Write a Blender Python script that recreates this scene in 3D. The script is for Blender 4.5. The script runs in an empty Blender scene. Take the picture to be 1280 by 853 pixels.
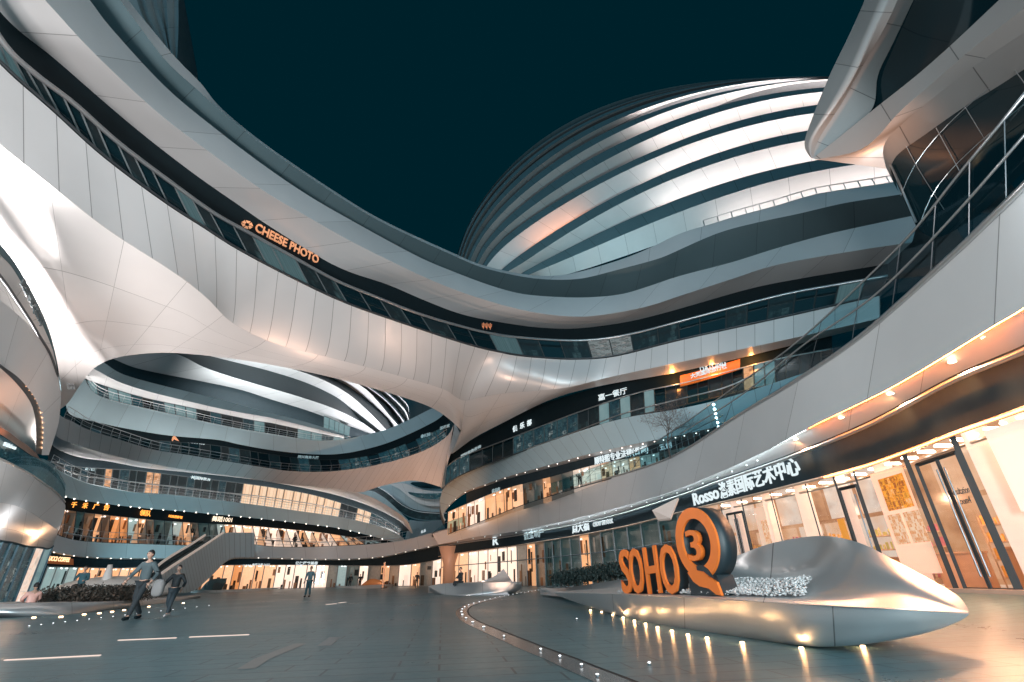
import bpy, bmesh, math, random
import numpy as np
from mathutils import Vector, Matrix
random.seed(7); rng = np.random.RandomState(5)
scene = bpy.context.scene
COL = scene.collection
# ------------------------------------------------------------ camera
F = 592.0; ROLL = math.radians(1.26); PITCH = math.atan(296/592.); CH = .85
cr, sr, cp, sp = math.cos(ROLL), math.sin(ROLL), math.cos(PITCH), math.sin(PITCH)
cam = bpy.data.cameras.new('camera'); cam.lens = F/1280*36; cam.sensor_width = 36
cam.clip_start = .05; cam.clip_end = 3000
camo = bpy.data.objects.new('camera', cam); COL.objects.link(camo)
R_, U_, W_ = Vector((1, 0, 0)), Vector((0, -sp, cp)), Vector((0, cp, sp))
X_ = R_*cr-U_*sr; Y_ = R_*sr+U_*cr; Z_ = -W_
M = Matrix((X_, Y_, Z_)).transposed().to_4x4(); M.translation = Vector((0, 0, CH))
camo.matrix_world = M; scene.camera = camo
# ------------------------------------------------------------ world, city glow, exposure
w = bpy.data.worlds.new('World'); scene.world = w; w.use_nodes = True
bg = w.node_tree.nodes['Background']; bg.inputs[0].default_value = (.0, .62, .95, 1); bg.inputs[1].default_value = .0235
SUN = bpy.data.lights.new('city_glow', 'SUN'); SUN.energy = .42; SUN.angle = math.radians(90); SUN.color = (.18, .72, 1.0)
so = bpy.data.objects.new('city_glow', SUN); COL.objects.link(so)
so.rotation_euler = Vector((.15, 1.0, -.55)).to_track_quat('-Z', 'Y').to_euler()
scene.view_settings.view_transform = 'Standard'; scene.view_settings.look = 'None'
scene.view_settings.exposure = 0.0; scene.view_settings.gamma = 1
scene.cycles.use_denoising = True; scene.cycles.sample_clamp_indirect = 4; scene.cycles.sample_clamp_direct = 0
scene.cycles.max_bounces = 6; scene.cycles.transparent_max_bounces = 12
scene.cycles.caustics_reflective = False; scene.cycles.caustics_refractive = False
# ------------------------------------------------------------ projection from traced outline to a place in the plaza
def raydir(px, py):
    x = (px-640)/F; y = -(py-426.5)/F
    xr = x*cr+y*sr; yr = -x*sr+y*cr
    return xr, cp-yr*sp, sp+yr*cp
def ae(px, py):
    x, y, z = raydir(px, py); h = math.hypot(x, y)
    return math.degrees(math.atan2(x, y)), z/h
def P(px, py, D):
    x, y, z = raydir(px, py); h = math.hypot(x, y)
    return np.array([x/h*D, y/h*D, CH+z/h*D])
def gz(x, y):
    t = min(1, max(0, (x-7.5)/5)); return .25*t*t*(3-2*t)
def G(px, py, z=None):
    """where the sight line through a traced point meets the paving"""
    x, y, zz = raydir(px, py); t = (0-CH)/zz
    for _ in range(12):
        g = gz(x*t, y*t) if z is None else z
        t = (g-CH)/zz
    return np.array([x*t, y*t, CH+zz*t])
def fam_z(pts, z):
    a = sorted((ae(x, y)[0], (z-CH)/ae(x, y)[1]) for x, y in pts)
    return fam_tab(a)
def fam_tab(tab, smooth=2.5):
    az = np.array([t[0] for t in tab]); D = np.array([t[1] for t in tab])
    g = np.linspace(-75, 75, 601)
    d = 1/np.interp(g, az, D, left=None, right=None)
    k = np.exp(-.5*(np.arange(-24, 25)*.25/smooth)**2); k /= k.sum()
    ds = np.convolve(np.pad(d, 24, mode='edge'), k, 'valid')
    return lambda a: 1/np.interp(a, g, ds)
def dens(pts, n):
    """Catmull-Rom through control points, n samples evenly spaced in arc length"""
    p = np.array(pts, float)
    if len(p) == 2: q = p[0]+(p[1]-p[0])*np.linspace(0, 1, 60)[:, None]
    else:
        e = np.vstack([2*p[0]-p[1], p, 2*p[-1]-p[-2]]); out = []
        for i in range(len(p)-1):
            a, b, c, d = e[i:i+4]; t = np.linspace(0, 1, 24, endpoint=False)[:, None]
            out.append(.5*((2*b)+(-a+c)*t+(2*a-5*b+4*c-d)*t**2+(-a+3*b-3*c+d)*t**3))
        q = np.vstack(out+[p[-1:]])
    s = np.r_[0, np.cumsum(np.hypot(*np.diff(q[:, :2], axis=0).T))]
    u = np.linspace(0, s[-1], n)
    return np.stack([np.interp(u, s, q[:, k]) for k in range(q.shape[1])], 1)
def smooth1(a, k=3):
    b = a.copy()
    for _ in range(k):
        b[1:-1] = (b[:-2]+2*b[1:-1]+b[2:])/4
    return b
def lift(pts, fam=None, off=0., n=120, z=None):
    """a traced edge at its own distance: control points (x, y, distance) or a plan curve + setback"""
    if len(pts[0]) == 3:
        q = [(x, y, 1/D) for x, y, D in pts]; d = dens(q, n); D = 1/d[:, 2]+off
    else:
        d = dens(pts, n)
        if z is not None: D = np.array([(z-CH)/ae(x, y)[1] for x, y in d[:, :2]])+off
        elif callable(fam): D = np.array([fam(ae(x, y)[0]) for x, y in d[:, :2]])+off
        else: D = np.full(n, fam)+off
    return smooth1(np.array([P(x, y, dd) for (x, y), dd in zip(d[:, :2], D)]))
def inward(row, dist, dz=0.):
    """set a row back from the viewer's side of the building"""
    r = row.copy(); h = np.hypot(r[:, 0], r[:, 1])[:, None]
    r[:, :2] *= (h+dist)/h; r[:, 2] += dz
    return r
# ------------------------------------------------------------ materials
MATS = {}
def newmat(name):
    m = bpy.data.materials.new(name); m.use_nodes = True
    nt = m.node_tree; return m, nt, nt.nodes['Principled BSDF']
def plain(name, col, rough=.5, metal=0., emit=None, es=0., noise=0., spec=None, coat=0):
    if name in MATS: return MATS[name]
    m, nt, b = newmat(name)
    b.inputs['Base Color'].default_value = (*col, 1); b.inputs['Roughness'].default_value = rough
    b.inputs['Metallic'].default_value = metal
    if coat: b.inputs['Coat Weight'].default_value = coat
    if spec is not None: b.inputs['Specular IOR Level'].default_value = spec
    if emit: b.inputs['Emission Color'].default_value = (*emit, 1); b.inputs['Emission Strength'].default_value = es
    if noise:
        tc = nt.nodes.new('ShaderNodeTexCoord'); nz = nt.nodes.new('ShaderNodeTexNoise'); nz.inputs['Scale'].default_value = 3; nz.inputs['Detail'].default_value = 6
        mx = nt.nodes.new('ShaderNodeMix'); mx.data_type = 'RGBA'
        mx.inputs[6].default_value = (*[c*(1-noise) for c in col], 1); mx.inputs[7].default_value = (*[min(1, c*(1+noise)) for c in col], 1)
        nt.links.new(tc.outputs['Object'], nz.inputs['Vector']); nt.links.new(nz.outputs['Fac'], mx.inputs[0]); nt.links.new(mx.outputs[2], b.inputs['Base Color'])
    MATS[name] = m; return m
def glow(name, col, s):
    if name in MATS: return MATS[name]
    m = bpy.data.materials.new(name); m.use_nodes = True; nt = m.node_tree; nt.nodes.clear()
    e = nt.nodes.new('ShaderNodeEmission'); e.inputs[0].default_value = (*col, 1); e.inputs[1].default_value = s
    o = nt.nodes.new('ShaderNodeOutputMaterial'); nt.links.new(e.outputs[0], o.inputs[0]); MATS[name] = m; return m
def panel(name, col, rough=.4, metal=.3, su=3., sv=0., line=.03, var=.06, bump=.0):
    """clad metal panels: seams every su metres along and sv across, each panel a touch different"""
    if name in MATS: return MATS[name]
    m, nt, b = newmat(name); N = nt.nodes.new; L = nt.links.new
    uv = N('ShaderNodeUVMap'); sx = N('ShaderNodeSeparateXYZ'); L(uv.outputs[0], sx.inputs[0])
    def math_(op, a, bb=None, c=None):
        n = N('ShaderNodeMath'); n.operation = op
        for i, v in enumerate((a, bb, c)):
            if v is None: continue
            if isinstance(v, (int, float)): n.inputs[i].default_value = v
            else: L(v, n.inputs[i])
        return n.outputs[0]
    def seam(c, sz):
        q = math_('DIVIDE', c, sz); fr = math_('FRACT', q); d = math_('ABSOLUTE', math_('SUBTRACT', fr, .5))
        return math_('GREATER_THAN', d, .5-line/sz/2), math_('FLOOR', q)
    s1, f1 = seam(sx.outputs[0], su); tot = s1; cell = f1
    if sv:
        s2, f2 = seam(sx.outputs[1], sv); tot = math_('MAXIMUM', s1, s2); cell = math_('ADD', f1, math_('MULTIPLY', f2, 17.3))
    wn = N('ShaderNodeTexWhiteNoise'); wn.noise_dimensions = '1D'; L(cell, wn.inputs['W'])
    nz = N('ShaderNodeTexNoise'); nz.inputs['Scale'].default_value = .35; nz.inputs['Detail'].default_value = 8
    tc = N('ShaderNodeTexCoord'); L(tc.outputs['Object'], nz.inputs['Vector'])
    k = math_('ADD', math_('MULTIPLY', wn.outputs[0], var), math_('MULTIPLY', nz.outputs['Fac'], var*2.2)); k = math_('ADD', k, 1-var*1.6)
    mul = N('ShaderNodeVectorMath'); mul.operation = 'SCALE'; mul.inputs[0].default_value = col; L(k, mul.inputs['Scale'])
    mx = N('ShaderNodeMix'); mx.data_type = 'RGBA'; L(tot, mx.inputs[0]); L(mul.outputs[0], mx.inputs[6]); mx.inputs[7].default_value = (*[c*.42 for c in col], 1)
    L(mx.outputs[2], b.inputs['Base Color'])
    nz2 = N('ShaderNodeTexNoise'); nz2.inputs['Scale'].default_value = 1.1; nz2.inputs['Detail'].default_value = 5; L(tc.outputs['Object'], nz2.inputs['Vector'])
    r = math_('MULTIPLY_ADD', nz2.outputs['Fac'], .18, rough-.09); L(math_('ADD', r, math_('MULTIPLY', wn.outputs[0], .05)), b.inputs['Roughness'])
    b.inputs['Metallic'].default_value = metal
    bp = N('ShaderNodeBump'); bp.inputs['Strength'].default_value = .3; bp.inputs['Distance'].default_value = .01; bp.invert = True
    L(tot, bp.inputs['Height']); L(bp.outputs[0], b.inputs['Normal'])
    MATS[name] = m; return m
ALU = panel('aluminium_panels', (.46, .59, .63), .45, .12, 3.2, var=.10)
ALUW = panel('aluminium_panels_wide', (.62, .64, .65), .45, .12, 4.6, var=.09)
ALUS = panel('aluminium_panels_narrow', (.46, .59, .63), .42, .2, 1.55, 0, .035)
WHITE = panel('white_panels', (.72, .71, .70), .38, .25, 2.6, 2.2, .035, .04)
SOFF = panel('soffit_panels', (.66, .66, .66), .38, .15, 3.2, 0, .03, .05)
DOMEW = panel('dome_soffit_panels', (.78, .77, .76), .5, .05, 5, 0, .05, .07)
DOMEF = panel('dome_fascia_panels', (.16, .22, .24), .5, .1, 5, 0, .07, .08)  # darkened so the colour holds the shade of the unlit rings
STEM = panel('curved_panels', (.64, .64, .64), .34, .25, 1.25, 0, .035, .07)
BELLY = panel('belly_panels', (.76, .74, .73), .33, .25, 3.4, 2.6, .022, .05)
BLACK = plain('black_cladding', (.004, .012, .016), .6, .0, noise=.3, spec=.2)
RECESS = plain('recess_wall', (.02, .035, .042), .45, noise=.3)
NAVY = plain('navy_sign_board', (.026, .040, .048), .95, noise=.2, spec=.08)
RAIL = plain('steel_rail', (.55, .56, .57), .3, .8)
RAILD = plain('dark_steel', (.10, .11, .12), .35, .7)
DECK = plain('terrace_deck', (.16, .17, .18), .7, noise=.2)
FRAME = plain('window_frame_steel', (.05, .065, .07), .65, .0)
ROOFS = panel('roof_soffit_panels', (.10, .16, .18), .45, .2, 3.2)  # shade of the overhang is put into this darker panel colour
GLD = plain('dark_window_glass', (.006, .02, .026), .08, 0, spec=.7)
GLD2 = plain('blue_window_glass', (.02, .07, .09), .12, 0, emit=(.05, .35, .45), es=.06, spec=.7)
def shopmat(name, cols, strength, sx=1.6, sy=2.6, seed=0., rough=.2):
    """a lit interior seen through the pane: shelves, pictures and fittings in blocks of colour"""
    if name in MATS: return MATS[name]
    m, nt, b = newmat(name); N = nt.nodes.new; L = nt.links.new
    uv = N('ShaderNodeUVMap'); mp = N('ShaderNodeMapping'); mp.inputs['Scale'].default_value = (sx, sy, 1); mp.inputs['Location'].default_value = (seed, seed*.37, seed)
    L(uv.outputs[0], mp.inputs[0])
    vo = N('ShaderNodeTexBrick'); vo.inputs['Scale'].default_value = 1.0; vo.inputs['Brick Width'].default_value = .55; vo.inputs['Row Height'].default_value = .9; vo.inputs['Mortar Size'].default_value = .03; vo.offset = .31; vo.inputs['Color1'].default_value = (.15, .15, .15, 1); vo.inputs['Color2'].default_value = (.85, .85, .85, 1); vo.inputs['Mortar'].default_value = (.2, .2, .2, 1); L(mp.outputs[0], vo.inputs['Vector'])
    nz = N('ShaderNodeTexNoise'); nz.inputs['Scale'].default_value = 2.6; nz.inputs['Detail'].default_value = 5; L(mp.outputs[0], nz.inputs['Vector'])
    sp_ = N('ShaderNodeSeparateColor'); L(vo.outputs['Color'], sp_.inputs[0])
    ad = N('ShaderNodeMath'); ad.operation = 'MULTIPLY_ADD'; L(nz.outputs['Fac'], ad.inputs[0]); ad.inputs[1].default_value = .8; L(sp_.outputs[0], ad.inputs[2])
    sb = N('ShaderNodeMath'); sb.operation = 'SUBTRACT'; L(ad.outputs[0], sb.inputs[0]); sb.inputs[1].default_value = .4
    cr_ = N('ShaderNodeValToRGB'); cr_.color_ramp.interpolation = 'LINEAR'
    el = cr_.color_ramp.elements
    while len(el) < len(cols): el.new(.5)
    for i, c in enumerate(cols): el[i].position = i/(len(cols)-1); el[i].color = (*c, 1)
    L(sb.outputs[0], cr_.inputs[0]); L(cr_.outputs[0], b.inputs['Emission Color']); b.inputs['Emission Strength'].default_value = strength
    b.inputs['Base Color'].default_value = (.02, .02, .02, 1); b.inputs['Roughness'].default_value = rough
    MATS[name] = m; return m
Lw = [shopmat('warm_shop_interior%s' % i, [(.25, .10, .045), (.75, .36, .17), (.95, .55, .30), (.5, .23, .11), (1, .78, .58)], .95, .8+i*.3, 1.6, i*3.1) for i in range(3)]
Lp = [shopmat('pale_shop_interior%s' % i, [(.50, .38, .32), (.9, .72, .6), (.8, .45, .28), (1., .85, .75), (1, .93, .86)], 1.0, .6+i*.3, .7, i*5.1) for i in range(3)]
Lc = [shopmat('cool_shop_interior%s' % i, [(.003, .02, .03), (.01, .06, .085), (.05, .13, .15), (.006, .03, .04), (.5, .62, .62)], .55, 1.3+i*.4, 2.2, i*2.3) for i in range(3)]
Ld = [shopmat('dim_room_interior%s' % i, [(.0, .010, .015), (.002, .02, .028), (.0, .012, .016), (.02, .06, .07), (.08, .15, .16)], .4, 1.0+i*.4, 1.6, i*2.3) for i in range(3)]
CURT = shopmat('curtained_window', [(.05, .12, .13), (.12, .22, .24), (.07, .15, .17)], .55, 9, .1, 1)
TEALW = shopmat('pale_teal_window', [(.14, .26, .28), (.22, .38, .40), (.18, .32, .34), (.34, .48, .49)], .7, .4, .2, 4)
BLIND = shopmat('cream_blind_window', [(.8, .42, .2), (1., .72, .5), (1, .82, .62)], .95, 4.5, .12, 1)
def lookup_glass(name, tint=(.75, .9, .93), refl=.12, alpha=.9):
    """clear pane: mostly see-through with a sheen"""
    if name in MATS: return MATS[name]
    m = bpy.data.materials.new(name); m.use_nodes = True; nt = m.node_tree; nt.nodes.clear(); N = nt.nodes.new; L = nt.links.new
    t = N('ShaderNodeBsdfTransparent'); t.inputs[0].default_value = (*tint, 1); g = N('ShaderNodeBsdfGlossy'); g.inputs['Roughness'].default_value = .03; g.inputs[0].default_value = (.8, .9, .95, 1)
    fr = N('ShaderNodeLayerWeight'); pw = N('ShaderNodeMath'); pw.operation = 'POWER'; pw.inputs[1].default_value = 4; L(fr.outputs['Facing'], pw.inputs[0]); ad = N('ShaderNodeMath'); ad.operation = 'MULTIPLY_ADD'; ad.inputs[1].default_value = .6; ad.inputs[2].default_value = refl; L(pw.outputs[0], ad.inputs[0])
    mx = N('ShaderNodeMixShader'); L(ad.outputs[0], mx.inputs[0]); L(t.outputs[0], mx.inputs[1]); L(g.outputs[0], mx.inputs[2])
    o = N('ShaderNodeOutputMaterial'); L(mx.outputs[0], o.inputs[0]); MATS[name] = m; return m
PANE = lookup_glass('clear_glass', (1, .97, .94), refl=.03); TPANE = lookup_glass('teal_balustrade_glass', (.42, .66, .72), .06)
# ------------------------------------------------------------ mesh helpers
def link(name, me, mat=None, parent=None):
    o = bpy.data.objects.new(name, me); COL.objects.link(o)
    if mat is not None and me is not None and hasattr(me, 'materials'):
        for mm in (mat if isinstance(mat, (list, tuple)) else [mat]): me.materials.append(mm)
    if parent is not None: o.parent = parent; o.matrix_parent_inverse = parent.matrix_world.inverted() if False else Matrix.Translation(-parent.location)
    return o
def thing(name, label, cat, loc=(0, 0, 0), group=None):
    o = bpy.data.objects.new(name, None); COL.objects.link(o); o.location = loc; o.empty_display_size = .2
    o['label'] = label; o['category'] = cat
    if group: o['group'] = group
    return o
def tag(o, label, cat, group=None):
    o['label'] = label; o['category'] = cat
    if group: o['group'] = group
    return o
def grid(name, rows, mat, parent=None, sub=1, smooth=True, cubic=None, uvs=1., only=None):
    """a surface through rows of points (all the same length)"""
    R = [np.array(r) for r in rows]
    if sub > 1:
        out = []
        for i in range(len(R)-1):
            a = R[max(i-1, 0)]; b = R[i]; c = R[i+1]; d = R[min(i+2, len(R)-1)]
            for j in range(sub):
                t = j/sub; lin = b+(c-b)*t
                if cubic is not None:
                    cu = .5*((2*b)+(-a+c)*t+(2*a-5*b+4*c-d)*t*t+(-a+3*b-3*c+d)*t**3)
                    w_ = cubic if np.isscalar(cubic) else np.array(cubic)[:, None]
                    lin = lin*(1-w_)+cu*w_
                out.append(lin)
        R = out+[R[-1]]
        if only is not None: R = R[only[0]*sub:only[1]*sub+1]
    n = len(R[0]); V = np.vstack(R); m = len(R)
    u = np.r_[0, np.cumsum(np.linalg.norm(np.diff(R[0], axis=0), axis=1))]
    vv = np.r_[0, np.cumsum([np.linalg.norm(R[i+1]-R[i], axis=1).mean() for i in range(m-1)])]
    faces = [(i*n+j, i*n+j+1, (i+1)*n+j+1, (i+1)*n+j) for i in range(m-1) for j in range(n-1)]
    me = bpy.data.meshes.new(name); me.from_pydata(V.tolist(), [], faces)
    uvl = me.uv_layers.new(name='UVMap'); k = 0; buf = np.empty((len(faces)*4, 2))
    for i in range(m-1):
        for j in range(n-1):
            buf[k] = (u[j], vv[i]); buf[k+1] = (u[j+1], vv[i]); buf[k+2] = (u[j+1], vv[i+1]); buf[k+3] = (u[j], vv[i+1]); k += 4
    uvl.data.foreach_set('uv', (buf*uvs).ravel())
    me.polygons.foreach_set('use_smooth', [smooth]*len(faces)); me.update()
    return link(name, me, mat, parent)
def tube_into(bm, pts, r, seg=6, cap=True):
    pts = [Vector(p) for p in pts]; rings = []
    for i, p in enumerate(pts):
        d = (pts[min(i+1, len(pts)-1)]-pts[max(i-1, 0)]).normalized()
        a = d.cross(Vector((0, 0, 1)));
        if a.length < 1e-3: a = d.cross(Vector((1, 0, 0)))
        a.normalize(); b = d.cross(a)
        rr = r[i] if isinstance(r, (list, tuple, np.ndarray)) else r
        rings.append([bm.verts.new(p+a*rr*math.cos(t)+b*rr*math.sin(t)) for t in [2*math.pi*k/seg for k in range(seg)]])
    for A, B in zip(rings, rings[1:]):
        for k in range(seg): bm.faces.new((A[k], A[(k+1) % seg], B[(k+1) % seg], B[k]))
    if cap:
        bm.faces.new(rings[0][::-1]); bm.faces.new(rings[-1])
def box_into(bm, c, s, rot=None):
    R = rot if rot is not None else Matrix.Identity(3)
    vs = [bm.verts.new(Vector(c)+R @ Vector((sx*s[0]/2, sy*s[1]/2, sz*s[2]/2))) for sx in (-1, 1) for sy in (-1, 1) for sz in (-1, 1)]
    for f in ((0, 1, 3, 2), (4, 6, 7, 5), (0, 4, 5, 1), (2, 3, 7, 6), (0, 2, 6, 4), (1, 5, 7, 3)): bm.faces.new([vs[k] for k in f])
def bmobj(name, bm, mat, parent=None, smooth=False):
    bmesh.ops.recalc_face_normals(bm, faces=bm.faces)
    me = bpy.data.meshes.new(name); bm.to_mesh(me); bm.free()
    if smooth: me.polygons.foreach_set('use_smooth', [True]*len(me.polygons))
    return link(name, me, mat, parent)
def tube(name, row, r, mat, parent, seg=6):
    bm = bmesh.new(); tube_into(bm, row, r, seg); return bmobj(name, bm, mat, parent, True)
def bars(name, A, B, idx, wid, mat, parent, out=.06, extra=()):
    """upright bars joining two rows at the given samples, plus rails along extra rows"""
    bm = bmesh.new()
    for i in idx:
        a, b = Vector(inward(A[i:i+1], -out)[0]), Vector(inward(B[i:i+1], -out)[0])
        tube_into(bm, [a, b], wid, 4)
    for row, r in extra: tube_into(bm, inward(row, -out), r, 4)
    return bmobj(name, bm, mat, parent)
def bays(A, B, nb, pick, parent, name='window', frame=None, wid=.05, rails=True, off=.0, rframe='window_frame'):
    """ribbon glazing: one pane object per bay between the top row A and bottom row B, one frame"""
    n = len(A); idx = [round(i*(n-1)/nb) for i in range(nb+1)]
    for k in range(nb):
        i0, i1 = idx[k], idx[k+1]
        if i1 <= i0: continue
        a = inward(A[i0:i1+1], off); b = inward(B[i0:i1+1], off)
        o = grid(name, [a, b], pick(k), parent, 1, True)
    bars(rframe, A, B, idx, wid, frame or FRAME, parent, .05-off, [(A, wid*1.3), (B, wid*1.3)] if rails else [])
def rooms(A, B, nb, pick, parent, depth=2.6, frame=None, wid=.06):
    """glazed bays with a real room behind each: back wall, ceiling, floor, partitions, furniture and lamps"""
    n = len(A); idx = [round(i*(n-1)/nb) for i in range(nb+1)]
    for k in range(nb):
        i0, i1 = idx[k], idx[k+1]; a = A[i0:i1+1]; b = B[i0:i1+1]; kind = pick(k)
        grid('window', [a, b], PANE, parent)
        wall, strength = ROOMC[kind]
        ba, bb = inward(a, depth+rng.rand()*1.2), inward(b, depth+rng.rand()*.2); bb[:, :2] = ba[:, :2]
        V = [a[0], a[-1], ba[-1], ba[0], b[0], b[-1], bb[-1], bb[0]]
        fs = [(3, 2, 6, 7), (0, 1, 2, 3), (4, 7, 6, 5), (0, 3, 7, 4), (1, 5, 6, 2)]; mi = [0, 1, 2, 3, 3]
        V = [tuple(v) for v in V]; H_ = a[0][2]-b[0][2]; bw = np.linalg.norm(a[-1]-a[0])
        def quadbox(u, dd, z0, z1, wu, wd, m):
            o0 = b[0]+(b[-1]-b[0])*u; iv = (bb[0]-b[0]); iv[2] = 0; iv = iv/np.linalg.norm(iv); tv = (b[-1]-b[0]); tv[2] = 0; tv = tv/np.linalg.norm(tv)
            c = o0+iv*dd; j = len(V)
            for sx in (-.5, .5):
                for sy in (-.5, .5):
                    for z in (z0, z1): V.append(tuple(c+tv*sx*wu+iv*sy*wd+np.array([0, 0, z])))
            for f in ((0, 1, 3, 2), (4, 6, 7, 5), (0, 4, 5, 1), (2, 3, 7, 6), (0, 2, 6, 4), (1, 5, 7, 3)): fs.append(tuple(j+q for q in f)); mi.append(m)
        for q in range(2+rng.randint(4)):
            m = [4, 5, 6, 5, 4][rng.randint(5)]; h0 = 0 if rng.rand() < .6 else H_*(.3+.4*rng.rand()); quadbox(.1+.8*rng.rand(), .5+rng.rand()*(depth-.6), h0, min(H_*.92, h0+H_*(.15+.4*rng.rand())), bw*(.08+.25*rng.rand()), .4, m)
        if strength > .1:
            for q in range(1+rng.randint(3)): quadbox(.15+.7*rng.rand(), .4+rng.rand()*(depth-.6), H_*.93, H_*.97, bw*(.08+.16*rng.rand()), .25, 7)
        me = bpy.data.meshes.new('room'); me.from_pydata(V, [], fs)
        for m in ROOMM(kind): me.materials.append(m)
        me.polygons.foreach_set('material_index', mi); me.update(); link('room', me, None, parent)
    bars('window_frame', A, B, idx, wid, frame or FRAME, parent, .05, [(A, wid*1.3), (B, wid*1.3)])
ROOMC = {'warm': ((1, .50, .24), .75), 'pale': ((1, .80, .68), .95), 'amber': ((1, .38, .12), .6), 'cool': ((.55, .85, .9), .35), 'dim': ((.1, .5, .6), .05), 'dark': ((.1, .4, .5), .012), 'shelf': ((1, .58, .34), .8)}
_rm = {}
def ROOMM(k):  # room surfaces glow by themselves in place of lamp light
    if k not in _rm:
        c, s = ROOMC[k]
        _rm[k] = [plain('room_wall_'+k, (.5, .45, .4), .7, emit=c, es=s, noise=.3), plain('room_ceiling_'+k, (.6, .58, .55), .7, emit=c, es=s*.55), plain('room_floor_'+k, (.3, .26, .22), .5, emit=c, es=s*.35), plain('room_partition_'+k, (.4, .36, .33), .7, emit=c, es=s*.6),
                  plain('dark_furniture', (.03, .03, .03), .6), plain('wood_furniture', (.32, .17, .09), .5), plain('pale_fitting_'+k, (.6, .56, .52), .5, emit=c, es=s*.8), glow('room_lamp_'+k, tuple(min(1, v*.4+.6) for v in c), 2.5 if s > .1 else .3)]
    return _rm[k]
def tm(body, bold=.0, ext=.02):
    cu = bpy.data.curves.new('t', 'FONT'); cu.body = body; cu.offset = bold; cu.extrude = ext; cu.resolution_u = 3
    o = bpy.data.objects.new('t', cu); COL.objects.link(o)
    dg = bpy.context.evaluated_depsgraph_get(); me = bpy.data.meshes.new_from_object(o.evaluated_get(dg))
    bpy.data.objects.remove(o); bpy.data.curves.remove(cu)
    return me
def letters(name, body, P0, P1, Hv, mat, parent=None, bold=.01, depth=.06, proud=.05):
    """a line of lettering standing on P0-P1, as tall as Hv, proud of its board"""
    me = tm(body, bold, .5); n = len(me.vertices); co = np.empty(n*3); me.vertices.foreach_get('co', co); co = co.reshape(-1, 3)
    mn, mx = co.min(0), co.max(0); c = (co-mn)/np.maximum(mx-mn, 1e-6)
    P0, P1, Hv = map(lambda v: np.array(v, float), (P0, P1, Hv)); ux = P1-P0
    nn = np.cross(ux, Hv); nn /= np.linalg.norm(nn)
    out = P0+c[:, :1]*ux+c[:, 1:2]*Hv+nn*(proud+(c[:, 2:3])*depth)
    me.vertices.foreach_set('co', out.ravel()); me.update(); me.name = name
    return link(name, me, mat, parent)
def sign(px0, py0, px1, py1, hpx, D0, D1, body, mat, label, cat='sign', bold=.01, proud=.08, depth=.06, hx=None, group=None, name='shop_sign'):
    """sign lettering: bottom-left and bottom-right in the traced outline, its height in the same units"""
    a = P(px0, py0, D0); b = P(px1, py1, D1)
    t = P(px0+(hx or 0), py0-hpx, D0)
    H = np.array([0, 0, t[2]-a[2]])
    o = letters(name, body, a, b, H, mat, None, bold, depth, proud)
    return tag(o, label, cat, group)
GOLD = plain('gold_sign_letters', (.8, .35, .08), .4, emit=(1., .36, .06), es=1.6)
WLET = glow('white_lit_letters', (.85, .97, 1), .95); WLET2 = plain('white_sign_letters', (.8, .85, .85), .4, emit=(.7, .85, .9), es=.5)
COPP = plain('copper_sign_letters', (.9, .4, .2), .4, emit=(1., .40, .2), es=.3); DIML = plain('dim_sign_letters', (.5, .6, .62), .5, emit=(.5, .7, .75), es=.28)
def ledge(parent, pts, fam, off, a, b, wid, strength, col, n=120, dz=-.25, name='ledge_light'):
    """line of lamps lying on the ledge behind a parapet, shining up"""
    r = inward(lift(pts, fam, 0, n), off, dz)[int(a*n):int(b*n)]
    key = 'ledge_%s_%s' % (strength, col)
    return grid(name, [r, inward(r, wid)], glow(key, col, strength), parent)
def lamp(kind, loc, target, energy, col, size=.2, spot=90, blend=.8, name='flood_lamp', parent=None):
    l = bpy.data.lights.new(name, kind); l.energy = energy; l.color = col
    if kind == 'SPOT': l.spot_size = math.radians(spot); l.spot_blend = blend; l.shadow_soft_size = size
    elif kind == 'AREA': l.size = size
    else: l.shadow_soft_size = size
    o = bpy.data.objects.new(name, l); COL.objects.link(o); o.location = Vector(loc)
    if target is not None: o.rotation_euler = (Vector(target)-Vector(loc)).to_track_quat('-Z', 'Y').to_euler()
    return o
WARM = (1, .50, .22); PINK = (1, .86, .80); COOL = (.62, .92, 1.)
# ------------------------------------------------------------ hidden terrace floods, and unseen fill lamps added to brighten the buildings
for (x_, y_, d_, z_, e_) in ((-20, 335, 29, 8.5, 2500), (20, 372, 33, 9, 3500), (48, 410, 38, 8.5, 3500)):
    q_ = raydir(x_, y_); h_ = math.hypot(q_[0], q_[1]); lamp('SPOT', (q_[0]/h_*d_, q_[1]/h_*d_, z_), (q_[0]/h_*d_*.9+3, q_[1]/h_*d_*.9+1, z_+6), e_, (1, .92, .89), .5, 178, .3, name='terrace_flood')
lamp('AREA', (-9, -4, 2), (-18, 12, 22), 7500, (1, .93, .91), 4, name='added_plaza_fill')  # unseen fill behind the viewpoint, added to brighten the facades
lamp('AREA', (-2, -12, 3), (-4, 24, 17), 1500, (.6, .9, 1), 7, name='added_plaza_fill')
lamp('AREA', (5, -5, 2.5), (19, 12, 8), 2600, (1, .97, .95), 4, name='added_plaza_fill')
lamp('AREA', (8, -12, 3), (-26, 22, 8), 2200, (.40, .84, 1), 7, name='added_plaza_fill')
lamp('SPOT', (-1, 30, .6), (-2, 42, 15), 3000, (1, .62, .45), .6, 130, 1, name='added_low_fill')  # unseen low lamps added to tint and lift soffits and fascias
lamp('SPOT', (-16, 50, .6), (-15, 64, 11), 11000, (1, .45, .22), .6, 110, 1, name='added_low_fill')
lamp('SPOT', (-40, 56, 1), (-42, 74, 14), 2500, (.4, .85, 1), .8, 140, 1, name='added_low_fill')
lamp('SPOT', (-20, 21.5, .8), (-29, 23, 9), 700, (.75, .93, 1), .1, 120, 1, name='added_low_fill')
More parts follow.
